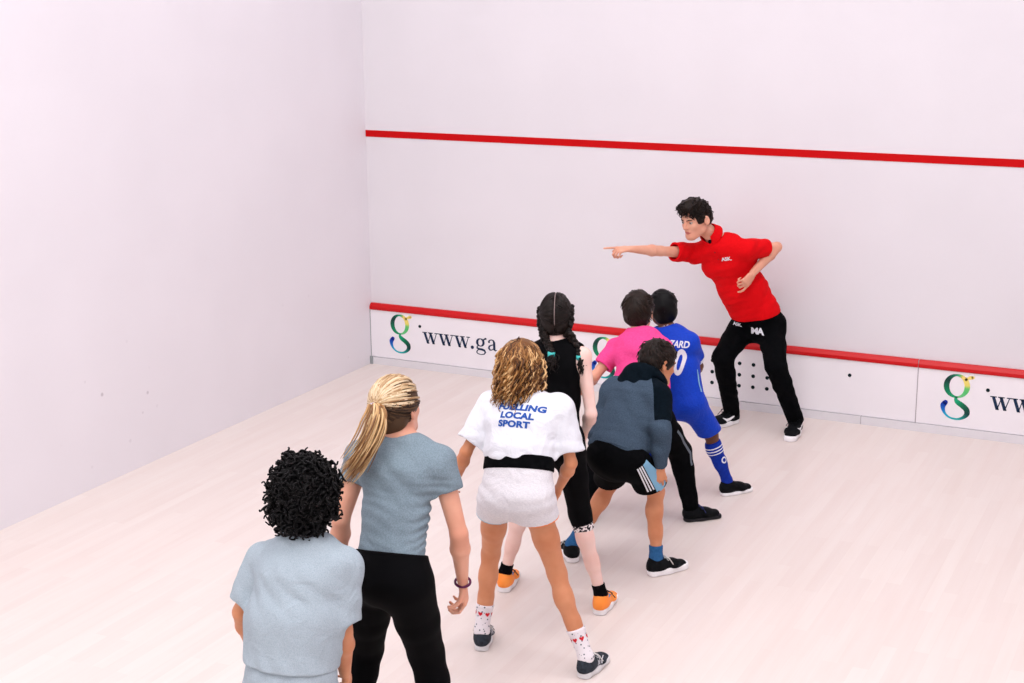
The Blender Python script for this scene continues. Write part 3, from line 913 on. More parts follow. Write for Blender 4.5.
TINW = mat('white_tin_board', (242, 238, 242), .4, .3, c2=(239, 235, 239), scale=3)
SKT = mat('white_skirting', (224, 221, 225), .45, .3)
NAVY = mat('navy_print', (10, 40, 72), .5); HOLE = mat('dark_hole', (22, 38, 42), .7, .1)
struct('floor', *box(0, 6.4, -9.75, 0, -.1, 0), floor_mat())
struct('wall_front', *box(-.2, 6.6, 0, .2, -.1, 8.2), WALL)
struct('wall_left', *box(-.2, 0, -9.95, 0, -.1, 8.2), marks_mat())
struct('wall_right', *box(6.4, 6.6, -9.95, 0, -.1, 8.2), WALL)
struct('wall_back', *box(0, 6.4, -9.95, -9.75, -.1, 2.13), WALL)
struct('ceiling', *box(-.2, 6.6, -9.95, .2, 8.2, 8.3), mat('ceiling_white', (240, 236, 238), .8))
struct('trim_1', *box(0.002, 6.398, -.004, 0, 1.78, 1.83), RED)      # the service line
# skirting lengths under the tin
V, F = box(.0, 3.868, -.038, 0, 0, .055); o = struct('baseboard_front', V, F, SKT)
V, F = box(3.872, 6.4, -.038, 0, 0, .055); struct('baseboard_front', V, F, SKT)
V, F = box(3.868, 3.872, -.034, 0, 0, .055); struct('trim_2', V, F, mat('seam_dark', (168, 158, 164), .7))
V, F = box(0.001, .022, -.05, -.038, 0, .062); struct('trim_3', V, F, mat('corner_grey', (150, 156, 158), .6))

# --- the tin: two board runs, each with its red rail, printed letters and bolt holes
YB = -.026
def prism(prof, x0, x1):
    n = len(prof); V = [(x0, y, z) for y, z in prof] + [(x1, y, z) for y, z in prof]
    F = [list(range(n)), [n + i for i in range(n)][::-1]] + [[i, n + i, n + (i + 1) % n, (i + 1) % n] for i in range(n)]
    return V, F
def disc(x, z, r, n=18, y=YB - .0012):
    V = [(x + r * math.cos(2 * math.pi * i / n), y, z + r * math.sin(2 * math.pi * i / n)) for i in range(n)]
    V += [(a, y + .001, c) for a, _, c in V]
    return V, [list(range(n))] + [[i, (i + 1) % n, n + (i + 1) % n, n + i] for i in range(n)]
def flat(name, V, F, m, parent, mi=None, y=YB):
    """a printed mark on the board: outline in x, z with a hair of thickness"""
    V = np.asarray(V, float); n = len(V)
    W = np.stack([V[:, 0], np.full(n, y - .0013), V[:, 1]], 1)
    o = make(name, W, [list(f) for f in F], m, parent, mi=mi, smooth=False); return o

def logo_g(ox, oz, parent):
    """two-bowl letter in a ribbon that shifts from dark green through yellow, and from blue through teal back to green"""
    def arc(cx, cz, rx, rz, a0, a1, n, rot=0):
        a = np.radians(np.linspace(a0, a1, n)); x = np.cos(a) * rx; z = np.sin(a) * rz; c, s = math.cos(rot), math.sin(rot)
        return np.stack([cx + x * c - z * s, cz + x * s + z * c], 1)
    strokes = []
    up = arc(-.004, .083, .066, .074, 60, 420, 49)
    a = np.linspace(60, 420, 49)
    w = .009 + .020 * np.clip(np.cos(np.radians(a - 180)), 0, 1) ** 1.3 + .019 * np.clip(np.cos(np.radians(a - 368)), 0, 1) ** 1.3
    def cu(a):
        st = [(60, (238, 214, 100)), (85, (30, 170, 120)), (118, (4, 96, 72)), (150, (4, 52, 48)), (200, (0, 122, 82)), (250, (10, 158, 104)), (285, (120, 206, 140)), (330, (84, 196, 110)), (352, (110, 204, 108)), (368, (236, 220, 110)), (420, (246, 218, 120))]
        for (p, c), (q, d) in zip(st, st[1:]):
            if a <= q: return lerp(c, d, (a - p) / (q - p))
        return A3(st[-1][1])
    strokes.append((up, w, [cu(x) for x in a]))
    ear = np.array([(.045, .128), (.062, .141), (.080, .149), (.094, .151)]); strokes.append((ear, np.array([.010, .013, .019, .018]), [A3((246, 222, 120))] * 4))
    # lower: S from the waist down right, round the bottom and up to the blue ball
    P = np.array([(.002, .012), (-.006, -.004), (.006, -.024), (.040, -.046), (.066, -.070), (.070, -.098), (.050, -.124), (.012, -.140), (-.034, -.136), (-.066, -.114), (-.082, -.084), (-.084, -.056), (-.072, -.036)])
    def cr(P, n=6):
        out = []
        Q = np.concatenate([[2 * P[0] - P[1]], P, [2 * P[-1] - P[-2]]])
        for i in range(1, len(Q) - 2):
            for t in np.linspace(0, 1, n, endpoint=False):
                out.append(.5 * ((2 * Q[i]) + (-Q[i - 1] + Q[i + 1]) * t + (2 * Q[i - 1] - 5 * Q[i] + 4 * Q[i + 1] - Q[i + 2]) * t * t + (-Q[i - 1] + 3 * Q[i] - 3 * Q[i + 1] + Q[i + 2]) * t ** 3))
        out.append(P[-1]); return np.array(out)
    lo = cr(P); u = np.linspace(0, 12, len(lo))
    ws = np.interp(u, range(13), [.010, .016, .026, .029, .029, .027, .017, .010, .009, .011, .019, .028, .026])
    cs = [(60, 190, 130), (20, 170, 120), (0, 160, 110), (0, 110, 72), (0, 78, 60), (4, 60, 56), (0, 120, 110), (0, 170, 170), (0, 180, 190), (10, 170, 205), (10, 110, 195), (10, 70, 180), (14, 50, 165)]
    strokes.append((lo, ws, [A3([np.interp(x, range(13), [c[q] for c in cs]) for q in range(3)]) for x in u]))
    V, F, C = [], [], []; o = 0
    for pts, w, cols in strokes:
        w = np.asarray(w) * 1.22 + .001
        v, f = poly_strip(pts, w); V += [(x + ox, z + oz) for x, z, _ in v]; F += [[i + o for i in q] for q in f]; C += list(cols) + list(cols); o += len(v)
    # rounded ball at the blue end and the ear tip
    for (cx, cz, r, c) in ((-.070, -.034, .0155, (14, 50, 165)), (.095, .151, .010, (246, 222, 120))):
        n = 16
        V += [(ox + cx + r * math.cos(2 * math.pi * i / n), oz + cz + r * math.sin(2 * math.pi * i / n)) for i in range(n)]; F.append([o + i for i in range(n)]); C += [A3(c)] * n; o += n
    m = MATS.get('logo_ink')
    if m is None:
        m = mat('logo_ink', (0, 120, 90), .45); at = m.node_tree.nodes.new('ShaderNodeAttribute'); at.attribute_name = 'ink'
        m.node_tree.links.new(at.outputs['Color'], m.node_tree.nodes['Principled BSDF'].inputs['Base Color'])
    g = flat('printed_emblem', V, F, m, parent)
    ca = g.data.color_attributes.new('ink', 'FLOAT_COLOR', 'POINT')
    for i, c in enumerate(C): ca.data[i].color = lin(c)
    g['label'] = 'green, yellow and blue letter g emblem'
    return g

def glyph(ch):
    """serif lower-case outlines in units of x-height 1, as convex pieces; returns pieces and advance"""
    Q = []
    def bar(x0, y0, x1, y1, w): # slanted stroke with horizontal cut
        Q.append([(x0, y0), (x0 + w, y0), (x1 + w, y1), (x1, y1)][::-1])
    if ch == 'w':
        bar(.06, 1, .40, 0, .24); bar(.50, .96, .42, 0, .02) if False else None
        Q.append([(.45, 0), (.53, .0), (.80, .97), (.73, .97)])
        bar(.60, 1, .94, 0, .24)
        Q.append([(.98, 0), (1.07, 0), (1.36, .95), (1.29, .95)])
        for x0, x1 in ((-.04, .42), (.52, .98), (1.14, 1.50)): Q.append([(x0, .94), (x1, .94), (x1, 1.02), (x0, 1.02)])
        return Q, 1.50
    if ch == '.':
        n = 14; Q.append([(.17 + .155 * math.cos(2 * math.pi * i / n), .13 + .155 * math.sin(2 * math.pi * i / n)) for i in range(n)]); return Q, .44
    def ring(cx, cy, rx, ry, thick, thin, a0=0, a1=360, rot=0):
        N = 36; a = np.radians(np.linspace(a0, a1, N)); w = thin + (thick - thin) * np.abs(np.cos(a + rot)) ** 1.5
        pts = np.stack([cx + rx * np.cos(a), cy + ry * np.sin(a)], 1); v, f = poly_strip(pts, w)
        for q in f: Q.append([tuple(v[i][:2]) for i in q])
    if ch == 'g':
        ring(.46, .64, .30, .32, .22, .08)
        Q.append([(.68, .90), (.80, .84), (.98, .98), (.90, 1.08)]); Q.append([(.90, .93), (1.04, .93), (1.04, 1.09), (.90, 1.09)])
        pts = np.array([(.28, .38), (.16, .27), (.15, .13), (.30, .05), (.60, .03), (.84, -.04), (.92, -.20), (.82, -.36), (.52, -.43), (.22, -.38), (.10, -.24), (.18, -.10), (.32, .02)])
        v, f = poly_strip(pts, np.array([.07, .11, .16, .18, .20, .19, .16, .10, .07, .09, .12, .10, .07]))
        for q in f: Q.append([tuple(v[i][:2]) for i in q])
        return Q, 1.08
    if ch == 'a':
        pts = np.array([(.14, .74), (.20, .90), (.38, .98), (.56, .93), (.64, .76), (.65, .40), (.66, .14), (.76, .05), (.90, .12)])
        v, f = poly_strip(pts, np.array([.18, .12, .08, .13, .21, .22, .22, .13, .05]))
        for q in f: Q.append([tuple(v[i][:2]) for i in q])
        pts = np.array([(.62, .58), (.40, .50), (.20, .40), (.14, .22), (.26, .07), (.44, .08), (.60, .24)])
        v, f = poly_strip(pts, np.array([.07, .09, .14, .19, .14, .08, .06]))
        for q in f: Q.append([tuple(v[i][:2]) for i in q])
        n = 12; Q.append([(.17 + .09 * math.cos(2 * math.pi * i / n), .76 + .09 * math.sin(2 * math.pi * i / n)) for i in range(n)])
        return Q, .96
def write(txt, x, z, xh, parent, sx=1.0, gap=.02):
    for ch in txt:
        Q, adv = glyph(ch); V, F, o = [], [], 0
        for q in Q:
            V += [(x + a * xh * sx, z + b * xh) for a, b in q]; F.append(list(range(o, o + len(q)))); o += len(q)
        flat('printed_letter', V, F, NAVY, parent)
        x += (adv + gap) * xh * sx
def tin_run(x0, x1, label):
    V, F = box(x0, x1, YB, 0, .0585, .437); t = make('tin_board', V, F, TINW, smooth=False); tag(t, label, 'tin board', 'boards of the tin')
    prof = [(0, .437), (-.034, .437), (-.038, .444), (-.038, .462), (-.018, .484), (-.012, .487), (0, .487)]
    V, F = prism([p for p in prof], x0 + (.004 if x0 < .01 else 0), x1); r = make('red_rail', V, F, REDG, t, smooth=False)
    return t
t1 = tin_run(.0, 4.228, 'long white tin board from the left corner with round holes and a web address')
t2 = tin_run(4.232, 6.4, 'white tin board right of the seam beside the coach with emblem at its left')
V, F = box(4.228, 4.232, -.030, 0, .055, .484); struct('trim_4', V, F, MATS['seam_dark'])
V, F = box(.0, .004, -.030, -.0, .06, .45); struct('trim_5', V, F, MATS['corner_grey'])
logo_g(.273, .255, t1); logo_g(1.985, .250, t1); logo_g(4.487, .255, t2)
write('www.ga', .472, .212, .088, t1, sx=1.03, gap=.03)
write('www', 4.700, .208, .088, t2, sx=1.0, gap=.0)
hs = [(x, z) for x in (2.712, 2.811, 2.910, 3.009, 3.109, 3.209) for z in (.329, .247, .168) if not (x < 2.72 and z > .3)]
for x, z in hs: make('hole', *disc(x, z, .0135), HOLE, t1, smooth=False)
for x, z, t in ((.447, .341, t1), (3.779, .331, t1), (4.679, .333, t2)): make('bolt', *disc(x, z, .0125), HOLE, t, smooth=False)

# --- camera
cam = bpy.data.cameras.new('camera'); co = bpy.data.objects.new('camera', cam); COL.objects.link(co)
cam.sensor_width = 36; cam.sensor_fit = 'HORIZONTAL'; cam.lens = CAMF * 36 / 1024; cam.clip_end = 60; cam.clip_start = .05
r_, u_, w_ = CAMAX
co.matrix_world = Matrix([[r_[0], u_[0], -w_[0], CAMP[0]], [r_[1], u_[1], -w_[1], CAMP[1]], [r_[2], u_[2], -w_[2], CAMP[2]], [0, 0, 0, 1]])
bpy.context.scene.camera = co
# --- light: rows of ceiling fittings over the court, plus an even white world fill added through the open gallery
def area(x, y, z, sx, sy, e, c=(1, .985, 1)):
    l = bpy.data.lights.new('court_lamp', 'AREA'); l.shape = 'RECTANGLE'; l.size = sx; l.size_y = sy; l.energy = e; l.color = c
    o = bpy.data.objects.new('court_lamp', l); COL.objects.link(o); o.location = (x, y, z); return o
for x, q in ((2.8, .85), (4.9, 1.15)):
    for y in (-3.2, -5.8, -8.4): area(x, y, 7.9, 1.4, 1.6, LAMP_E * q)
w = bpy.data.worlds.new('gallery_fill'); bpy.context.scene.world = w; w.use_nodes = True  # soft world fill, added to even out the walls and backs
w.node_tree.nodes['Background'].inputs[0].default_value = (1, .985, 1, 1); w.node_tree.nodes['Background'].inputs[1].default_value = WORLD_E
sc = bpy.context.scene
sc.view_settings.view_transform = 'Standard'; sc.view_settings.look = 'None'; sc.view_settings.gamma = 1; sc.view_settings.exposure = EXPO
try: sc.view_settings.use_curve_mapping = False
except Exception: pass
sc.cycles.max_bounces = 8
# ------------------------------------------------------------------ cloth and hair colours
BLK = mat('black_cloth', (4, 5, 7), .9, .05, c2=(8, 9, 11), scale=60)
BLKG = mat('black_leggings', (4, 4, 6), .85, .08)
REDP = mat('red_polo_cloth', (222, 12, 20), .8, .08, wr=.35, c2=(214, 8, 18), scale=300, bump=.3, bscale=900)
WHT = mat('white_cloth', (226, 227, 233), .8, .1, wr=.6, c2=(221, 223, 230), scale=200)
HGREY = mat('heather_grey', (152, 166, 175), .9, .05, wr=.45, c2=(172, 184, 192), scale=420, detail=6, lo=.4, hi=.6, bump=.25, bscale=500)
BGREY = mat('blue_grey_jersey', (116, 133, 143), .9, .05, wr=.35, c2=(132, 148, 158), scale=220, detail=5, lo=.4, hi=.6, bump=.25, bscale=500)
LGREY = mat('pale_grey_jersey', (228, 225, 228), .85, .1, wr=.45, c2=(212, 210, 215), scale=120, detail=6, lo=.4, hi=.6, stretch=(1, 1, 5))
SLATE = mat('slate_sweatshirt', (56, 70, 86), .95, .03, wr=.4, c2=(74, 90, 106), scale=260, detail=4, bump=.3, bscale=500)
NVY = mat('dark_navy_cloth', (7, 16, 23), .9, .05, c2=(10, 21, 29), scale=80)
PINK = mat('pink_cloth', (232, 70, 138), .85, .05, wr=.4, c2=(236, 80, 146), scale=120)
BLUE = mat('blue_jersey', (16, 64, 190), .6, .15, wr=.4, c2=(14, 58, 178), scale=120, bump=.2, bscale=700)
BLUED = mat('royal_blue_knit', (16, 50, 160), .8, .15, c2=(12, 42, 140), scale=60)
LBLUE = mat('light_blue_panel', (128, 176, 206), .8, .1)
SOLE = mat('white_rubber', (244, 242, 244), .5, .3); SHB = mat('black_shoe', (8, 10, 13), .7, .1, c2=(14, 17, 20), scale=90)
ORG = mat('orange_shoe', (255, 156, 70), .5, .3, c2=(255, 144, 54), scale=12); TEAL = mat('teal_band', (70, 190, 186), .6)
WLACE = mat('pale_lace', (225, 222, 218), .8); GREYS = mat('grey_panel', (96, 104, 114), .8)
PURP = mat('purple_band', (88, 20, 66), .4)
H_BRN = mat('dark_brown_hair', (26, 17, 12), .5, .2, c2=(10, 7, 5), scale=70, island=[(12, 8, 6), (26, 17, 12), (40, 27, 19)])
H_BLK = mat('black_hair', (6, 5, 6), .5, .15, island=[(3, 3, 4), (6, 5, 6), (12, 10, 10)])
H_BR2 = mat('brown_hair', (38, 24, 16), .5, .2, c2=(12, 8, 6), scale=70, island=[(18, 11, 8), (34, 21, 14), (54, 34, 23)])
H_PLT = mat('plaited_dark_hair', (22, 15, 12), .5, .2, c2=(6, 5, 4), scale=80, island=[(8, 6, 5), (18, 12, 10), (44, 28, 20)])
H_BLD = mat('blond_ponytail', (196, 168, 130), .42, .45, island=[(150, 112, 72), (190, 158, 116), (226, 206, 174), (206, 178, 136)])
H_UND = mat('brown_underlayer', (72, 50, 34), .5, .2, island=[(36, 24, 16), (66, 46, 30), (110, 82, 56)])
H_CRL = mat('honey_curls', (130, 88, 46), .5, .25, island=[(46, 26, 14), (104, 64, 30), (160, 112, 60), (226, 184, 130)])
relaxed = dict(curl=(28, 32, 36, 42))

def p_coach():
    s = Fig('coach', 'fair', 1.0, arm=.98, leg=1.0, trunk=.90); s.hk = 1.06; j = s.J
    s.body(dict(R=dict(curl=(0, 70, 78, 80), point=True, thumb=35, thcurl=25), L=dict(curl=(26, 56, 64, 70), thumb=20)))
    tag(s.o, 'person in red polo and black trousers pointing left against the front wall', 'person')
    ax = nrm(j['neck'] - j['pelvis'])
    side = nrm(np.cross(ax, (0, 0, 1)) + .001)
    d = fsum(folds(s, .009, .12, nrm(A3(ax) + .8 * s.ss), seed=3), folds(s, .005, .055, ax, seed=5))
    sh = s.tee('polo_shirt', REDP, g=.014, gw=.022, gh=.020, f1=.62, r0=.062, r1=.064, hem=.05, disp=d, dmax=.010, drop=.022, nk=.012)
    # collar: two folded leaves round the neck, open at the front
    nb = s.H(0, -.03, -.06); nax = nrm(nb - j['neck']); X = s.ss; front = nrm(np.cross(nax, X)); front = -front if front @ s.hY < 0 else front
    X = nrm(np.cross(front, nax)); front = np.cross(nax, X)
    cb, ct = j['neck'] + nax * .034, j['neck'] + nax * .104
    q = [cone(cb, ct, .081, .062, .01), half(ct - nax * .006, nax), half(cb, -nax), cone(cb - nax * .05, ct + nax * .08, .060, .056, .004, 's'),
         ell(ct + front * .07, (.030, .055, .052), X, front, .006, 's')]
    V, F = polymesh(q, .004); make('collar', V, F, REDP, sh)
    V, F = polymesh([ell(j['neck'] + front * .050 + nax * .03, (.022, .022, .040), X, front, .01)], .004); make('dark_neck_opening', V, F, NVY, sh)  # dark blob added for the collar's V opening, its shade in the colour
    pd = nrm(j['pelvis'] - j['neck']); pf = nrm(np.cross(s.ss, pd)); pf = pf if pf @ s.hY > 0 else -pf
    px_ = nrm(np.cross(-pd, pf)); po = j['neck'] + pd * .060
    V, F = poly_strip([(0, -.05), (0, .045)], .026); pk = lay('placket', sh, V, F, po, px_, -pd, REDP, off=.004)
    for q in (.025, -.030):
        V = [(.005 * math.cos(t), q + .005 * math.sin(t), 0) for t in np.linspace(0, 2 * math.pi, 10, endpoint=False)]
        lay('button', sh, V, [list(range(10))], po, px_, -pd, mat('red_button', (150, 6, 12), .4), off=.0055, parent=pk)
    # chest print on the figure's left breast
    chest = s.chest + (j['neck'] - s.chest) * .25
    fr = nrm(np.cross(s.ss, nrm(j['pelvis'] - j['neck']))); fr = fr if fr @ s.hY > 0 else -fr
    upv = nrm(j['neck'] - j['pelvis'])
    Xv = nrm(-s.ss)
    if np.cross(Xv, upv) @ fr < 0: Xv = -Xv
    O = chest - s.ss * .052 + upv * .035
    V, F = text_mesh('ASK.', .034, .0012); lay('chest_print', sh, V, F, O, Xv, upv, WHT)
    dt = fsum(folds(s, .004, .09, (0, 0, 1), seed=8), folds(s, .003, .05, (.3, .1, 1), seed=9))
    tr = s.legs(.018, dict(L=2.02, R=2.02), (.094, .070, .054), .053, waist=.08, disp=dt, dmax=.006, name='trousers', m=BLK)
    hipf = lerp(j['hipL'], j['knL'], .12)
    lt = nrm(j['hipL'] - j['knL'])
    V, F = text_mesh('MA', .060, .003, 0.85)
    fr2 = nrm(A3((.25, -1, .1)))
    lay('leg_print', tr, V, F, lerp(j['hipL'], j['hipR'], .40) + A3((0, -.03, .012)), nrm(np.cross((0, 0, 1), fr2)), A3((0, 0, 1)), WHT)
    V, F = text_mesh('ASK.', .030, .0012); lay('hip_print', tr, V, F, j['hipR'] + A3((0, 0, .055)) + s.hs * .03, nrm(np.cross((0, 0, 1), fr2)), A3((0, 0, 1)), WHT)
    for sd in ('L', 'R'):
        up, p = s.shoe(sd, .285, SHB, SOLE, MATS['pale_lace'] if False else SHB, sole=.036, high=.01)
        for sg in (-1, 1):
            pts = np.array([(-.055, .012), (-.030, -.006), (0, -.004), (.035, .012), (.075, .036)]); wd = np.array([.004, .020, .018, .010, .002])
            V, F = poly_strip(pts, wd); tv = nrm(A3(j['toe' + sd]) * (1, 1, 0)); sv = np.cross(tv, (0, 0, 1))
            # curved stripe swept back along each side of the shoe
            Xs = -tv
            Yq = A3((0, 0, 1)); N = np.cross(Xs, Yq)
            if N @ (sv * sg) < 0: V = V * (-1, 1, 1); F = [f[::-1] for f in F]; Xs = tv
            lay('side_stripe', up, V, F, p(.42, 0, .055), Xs, Yq, SOLE, off=.002, step=.012)
    short_hair(s, H_BRN, thick=.006, L=.032, count=620, r=.0045, face=.012, nape=-.05, messy=.7, fringe=.15, curl=.006, seed=2, top=.020, whorl=(0, -.05, .11))

def p_blue():
    s = Fig('blue', 'dark', .82, arm=.95, leg=.95); s.hk = .93; j = s.J
    s.body(dict(R=relaxed, L=relaxed))
    tag(s.o, 'person in blue football kit with the number 10, nearest the coach', 'person')
    ax = nrm(j['neck'] - j['pelvis'])
    d = folds(s, .007, .09, nrm(ax + .5 * s.ss), seed=13)
    sh = s.tee('football_shirt', BLUE, g=.015, gw=.028, gh=.016, f1=.66, r0=.068, r1=.066, hem=-.06, disp=d, dmax=.008, drop=.014, neck_r=.062)
    for sd in ('L', 'R'):
        e, a = s.sl[sd]
        V, F = tube([e - a * .018, e - a * .009, e + a * .002], [.066 * .82 + .004] * 3, 20, closed_ends=False)
        V2, F2 = tube([e - a * .018, e + a * .002], [.066 * .82 - .003] * 2, 20, closed_ends=False)
        V, F, M = join([(V, F, 0), (V2, F2, 0)]); make('cuff', V, F, WHT, sh)
    nb = s.H(0, -.02, -.05); nax = nrm(nb - j['neck'])
    V, F = polymesh([cone(j['neck'] + nax * .022, j['neck'] + nax * .026, .058 * .82, .055 * .82, .01), cone(j['neck'] - nax * .02, j['neck'] + nax * .08, .052 * .82, .050 * .82, .005, 's')], .004)
    make('collar', V, F, WHT, sh)
    O = lerp(s.chest, j['neck'], .38); X = nrm(s.ss * (1, 1, .3)); 
    V, F = text_mesh('HAZARD', .052, .0016, 1.0, .74); lay('name_print', sh, V, F, O + ax * .002 + X * .074, X, ax, WHT)
    V, F = text_mesh('10', .195, .006, .95, .58); lay('number_print', sh, V, F, O - ax * .102 + X * .060, X, ax, WHT)
    # light side flashes near the hem
    V, F = poly_strip([(0, .07), (.004, .03), (-.002, -.02), (.004, -.06)], [.006, .014, .010, .016]); 
    lay('side_flash', sh, V, F, j['pelvis'] + ax * .07, np.cross(ax, nrm(s.hs + A3((3, -.6, 0)))), ax, LBLUE)
    sr = s.legs(.02, dict(L=.86, R=.92), (.094, .088, .06), .086, waist=.06, disp=folds(s, .004, .08, (0, 0, 1), seed=14), dmax=.005, name='shorts', m=BLUE)
    for sd in ('L', 'R'):
        sk, e, a, P = s.sock(sd, .86, BLUED, .006)
        for q in (.03, .048, .066):
            band(s, P[:-1], e - a * q, a, .0075, .0015, WHT, 'stripe', sk)
        s.shoe(sd, .225, SHB, SOLE, None, sole=.022)
        if sd == 'R':
            V, F = [], []
            n = 20
            for i in range(n): 
                t = 2 * math.pi * i / n; V += [(.020 * math.cos(t), .020 * math.sin(t), 0), (.012 * math.cos(t), .012 * math.sin(t), 0)]
            F = [[2 * i, (2 * i + 2) % (2 * n), (2 * i + 3) % (2 * n), 2 * i + 1] for i in range(n)]
            kn, an = j['kn' + sd], j['an' + sd]; c = lerp(kn, an, .52); N = nrm(A3((.9, -.45, 0))); Yv = nrm(kn - an)
            lay('crest', sk, V, F, c, nrm(np.cross(Yv, N)), Yv, WHT)
    short_hair(s, H_BLK, thick=.018, L=.028, count=420, r=.0045, nape=-.075, messy=.45, seed=5, whorl=(0, -.05, .11))

def p_pink():
    s = Fig('pink', 'fair', .86, arm=1.0, leg=1.0, trunk=1.05); s.hk = .95; j = s.J
    s.body(dict(R=relaxed, L=relaxed))
    tag(s.o, 'person in pink t-shirt and black tracksuit trousers beside the blue football shirt', 'person')
    ax = nrm(j['neck'] - j['pelvis'])
    s.tee('t_shirt', PINK, g=.016, gw=.03, gh=.018, f1=.62, r0=.068, r1=.064, hem=-.08, disp=folds(s, .008, .10, nrm(ax + .3 * s.ss), seed=23), dmax=.008, drop=.014, nk=.02)
    tr = s.legs(.018, dict(L=2.02, R=2.02), (.098, .076, .056), .05, waist=.05, disp=fsum(folds(s, .004, .10, (0, 0, 1), seed=24)), dmax=.005, name='tracksuit_trousers', m=BLK)
    # grey piping down the outside of the right leg
    kn, hp, an = j['knR'], j['hipR'], j['anR']
    for a, b in ((lerp(hp, kn, .35), kn), (kn, lerp(kn, an, .22))):
        Yv = nrm(a - b); L = np.linalg.norm(a - b); N = nrm(A3((.92, -.25, .1)))
        V, F = poly_strip([(0, -L / 2), (0, L / 2)], .016); lay('side_piping', tr, V, F, (a + b) / 2, nrm(np.cross(Yv, N)), Yv, GREYS, off=.003)
    for sd in ('L', 'R'): s.shoe(sd, .235, SHB, mat('black_rubber', (20, 20, 24), .6), mat('navy_lace', (34, 44, 100), .6), sole=.02)
    short_hair(s, H_BR2, thick=.020, L=.045, count=520, r=.0045, nape=-.078, messy=.22, seed=6, whorl=(0, -.06, .10))

def p_hoodie():
    s = Fig('hoodie', 'tan', .88, arm=1.0, leg=.96, trunk=1.06); s.hk = .97; j = s.J
    s.body(dict(R=dict(curl=(22, 26, 26, 30), spread=9, thumb=40), L=dict(curl=(22, 26, 26, 30), thumb=40)))
    tag(s.o, 'person in slate hooded sweatshirt and black striped shorts, hand on knee', 'person')
    ax = nrm(j['neck'] - j['pelvis']); k = s.k
    d = fsum(folds(s, .008, .11, nrm(ax + .6 * s.ss), seed=33), folds(s, .004, .05, ax, seed=34))
    P = s.trunk(.020, .026, .022, .98)
    P.append(loft(s.waist, j['pelvis'] + ax * .0, s.hs, s.hs, (s.sw * .82, .118 * k), (s.hw * 1.5 + .03, .146 * k), .05))
    for sd in ('L', 'R'):
        P += [cone(j['sh' + sd], j['el' + sd], .068 * k, .058 * k, .035), cone(j['el' + sd], lerp(j['el' + sd], j['wr' + sd], .5), .058 * k, .052 * k, .02), cone(lerp(j['el' + sd], j['wr' + sd], .5), lerp(j['el' + sd], j['wr' + sd], .86), .052 * k, .040 * k, .015)]
    P.append(late(half(j['pelvis'] - ax * .02, -ax)))
    sw = s.cloth('hooded_sweatshirt', P, SLATE, disp=d, dmax=.007)
    # ribbed cuffs and hem
    for sd in ('L', 'R'):
        a, b = lerp(j['el' + sd], j['wr' + sd], .84), lerp(j['el' + sd], j['wr' + sd], .99)
        V, F = polymesh([cone(a, b, .036 * k, .033 * k)] + [half(b, b - a), half(a, a - b)], .004); make('cuff', V, F, SLATE, sw)
    hb = [p for p in P if p.op == 'u']
    band(s, hb, j['pelvis'] - ax * .012, ax, .045, -.004, SLATE, 'hem_rib', sw, h=.005)
    # dark yoke over the shoulders and upper right arm
    for sd, sg in (('R', -1),):
        el, sh_ = j['el' + sd], j['sh' + sd]
        V, F = polymesh(hb + [late(half(lerp(sh_, el, .80), el - sh_)), late(half(sh_ + s.ss * sg * .045, A3((.895, .446, 0)) * sg))], .005, disp=lambda P: d(P) - .003, dmax=.010); make('shoulder_panel', V, F, NVY, sw)
    # hood lying down the back: a thick rolled collar with a hanging pouch
    nax = nrm(s.H(0, -.03, -.05) - j['neck']); n0 = j['neck'] + nax * .01; back = -nrm(s.hY - nax * (s.hY @ nax)); X = nrm(np.cross(nax, back))
    bk = nrm(np.cross(ax, s.ss)); bk = bk if bk @ back > 0 else -bk
    q = []
    ring = [n0 + (math.cos(a) * X * .082 + math.sin(a) * back * .074) * k * 1.08 + nax * (.030 + .006 * math.sin(a)) for a in np.linspace(-math.pi * .5, math.pi * 1.5, 15)]
    for a, b in zip(ring, ring[1:]): q.append(cone(a, b, .030 * k, .030 * k, .02))
    q.append(ell(n0 + bk * .085 * k - ax * .035 + s.ss * -.01, (.118 * k, .048 * k, .082 * k), s.ss, bk, .035))
    q.append(ell(n0 + bk * .075 * k + ax * .02, (.105 * k, .055 * k, .05 * k), s.ss, bk, .035))
    q.append(ell(n0 + bk * .07 * k + ax * .055, (.07 * k, .03 * k, .022 * k), s.ss, bk, .02, 's'))
    V, F = polymesh(q, .005, disp=folds(s, .005, .05, nrm(ax + .6 * s.ss), seed=37), dmax=.006); make('hood', V, F, NVY, sw)
    sr = s.legs(.026, dict(L=.80, R=.74), (.092, .100, .06), .100, waist=.02, disp=folds(s, .006, .10, nrm(A3((.4, .2, 1))), seed=38), dmax=.008, name='shorts', m=BLK, deep=1.1)
    # pale blue side panel edged by three white stripes on the right leg
    hp, kn = j['hipR'], j['knR']; a, b = lerp(hp, kn, -.10), lerp(hp, kn, .70); Yv = nrm(a - b); L = np.linalg.norm(a - b)
    N = nrm(A3((.55, -.85, .1))); X = nrm(np.cross(Yv, N)); O = (a + b) / 2
    V, F = poly_strip([(.006, -L / 2), (.0, L / 2)], np.array([.078, .030])); lay('side_panel', sr, V, F, O + X * .030, X, Yv, LBLUE, off=.003, step=.02)
    for i in range(3):
        V, F = poly_strip([(-.018 - .015 * i, -L * .32), (-.004 - .012 * i, L / 2)], .0075); lay('stripe', sr, V, F, O + X * .010, X, Yv, WHT, off=.003, step=.02)
    for sd in ('L', 'R'):
        s.sock(sd, .22, mat('blue_sock', (42, 96, 146), .9, c2=(34, 84, 132), scale=60), .007)
        s.shoe(sd, .25, SHB, SOLE, WLACE, sole=.037, high=.006)
    short_hair(s, H_BR2, thick=.014, L=.038, count=520, r=.0048, nape=-.07, messy=.4, curl=.002, seed=8, whorl=(0, -.055, .10))

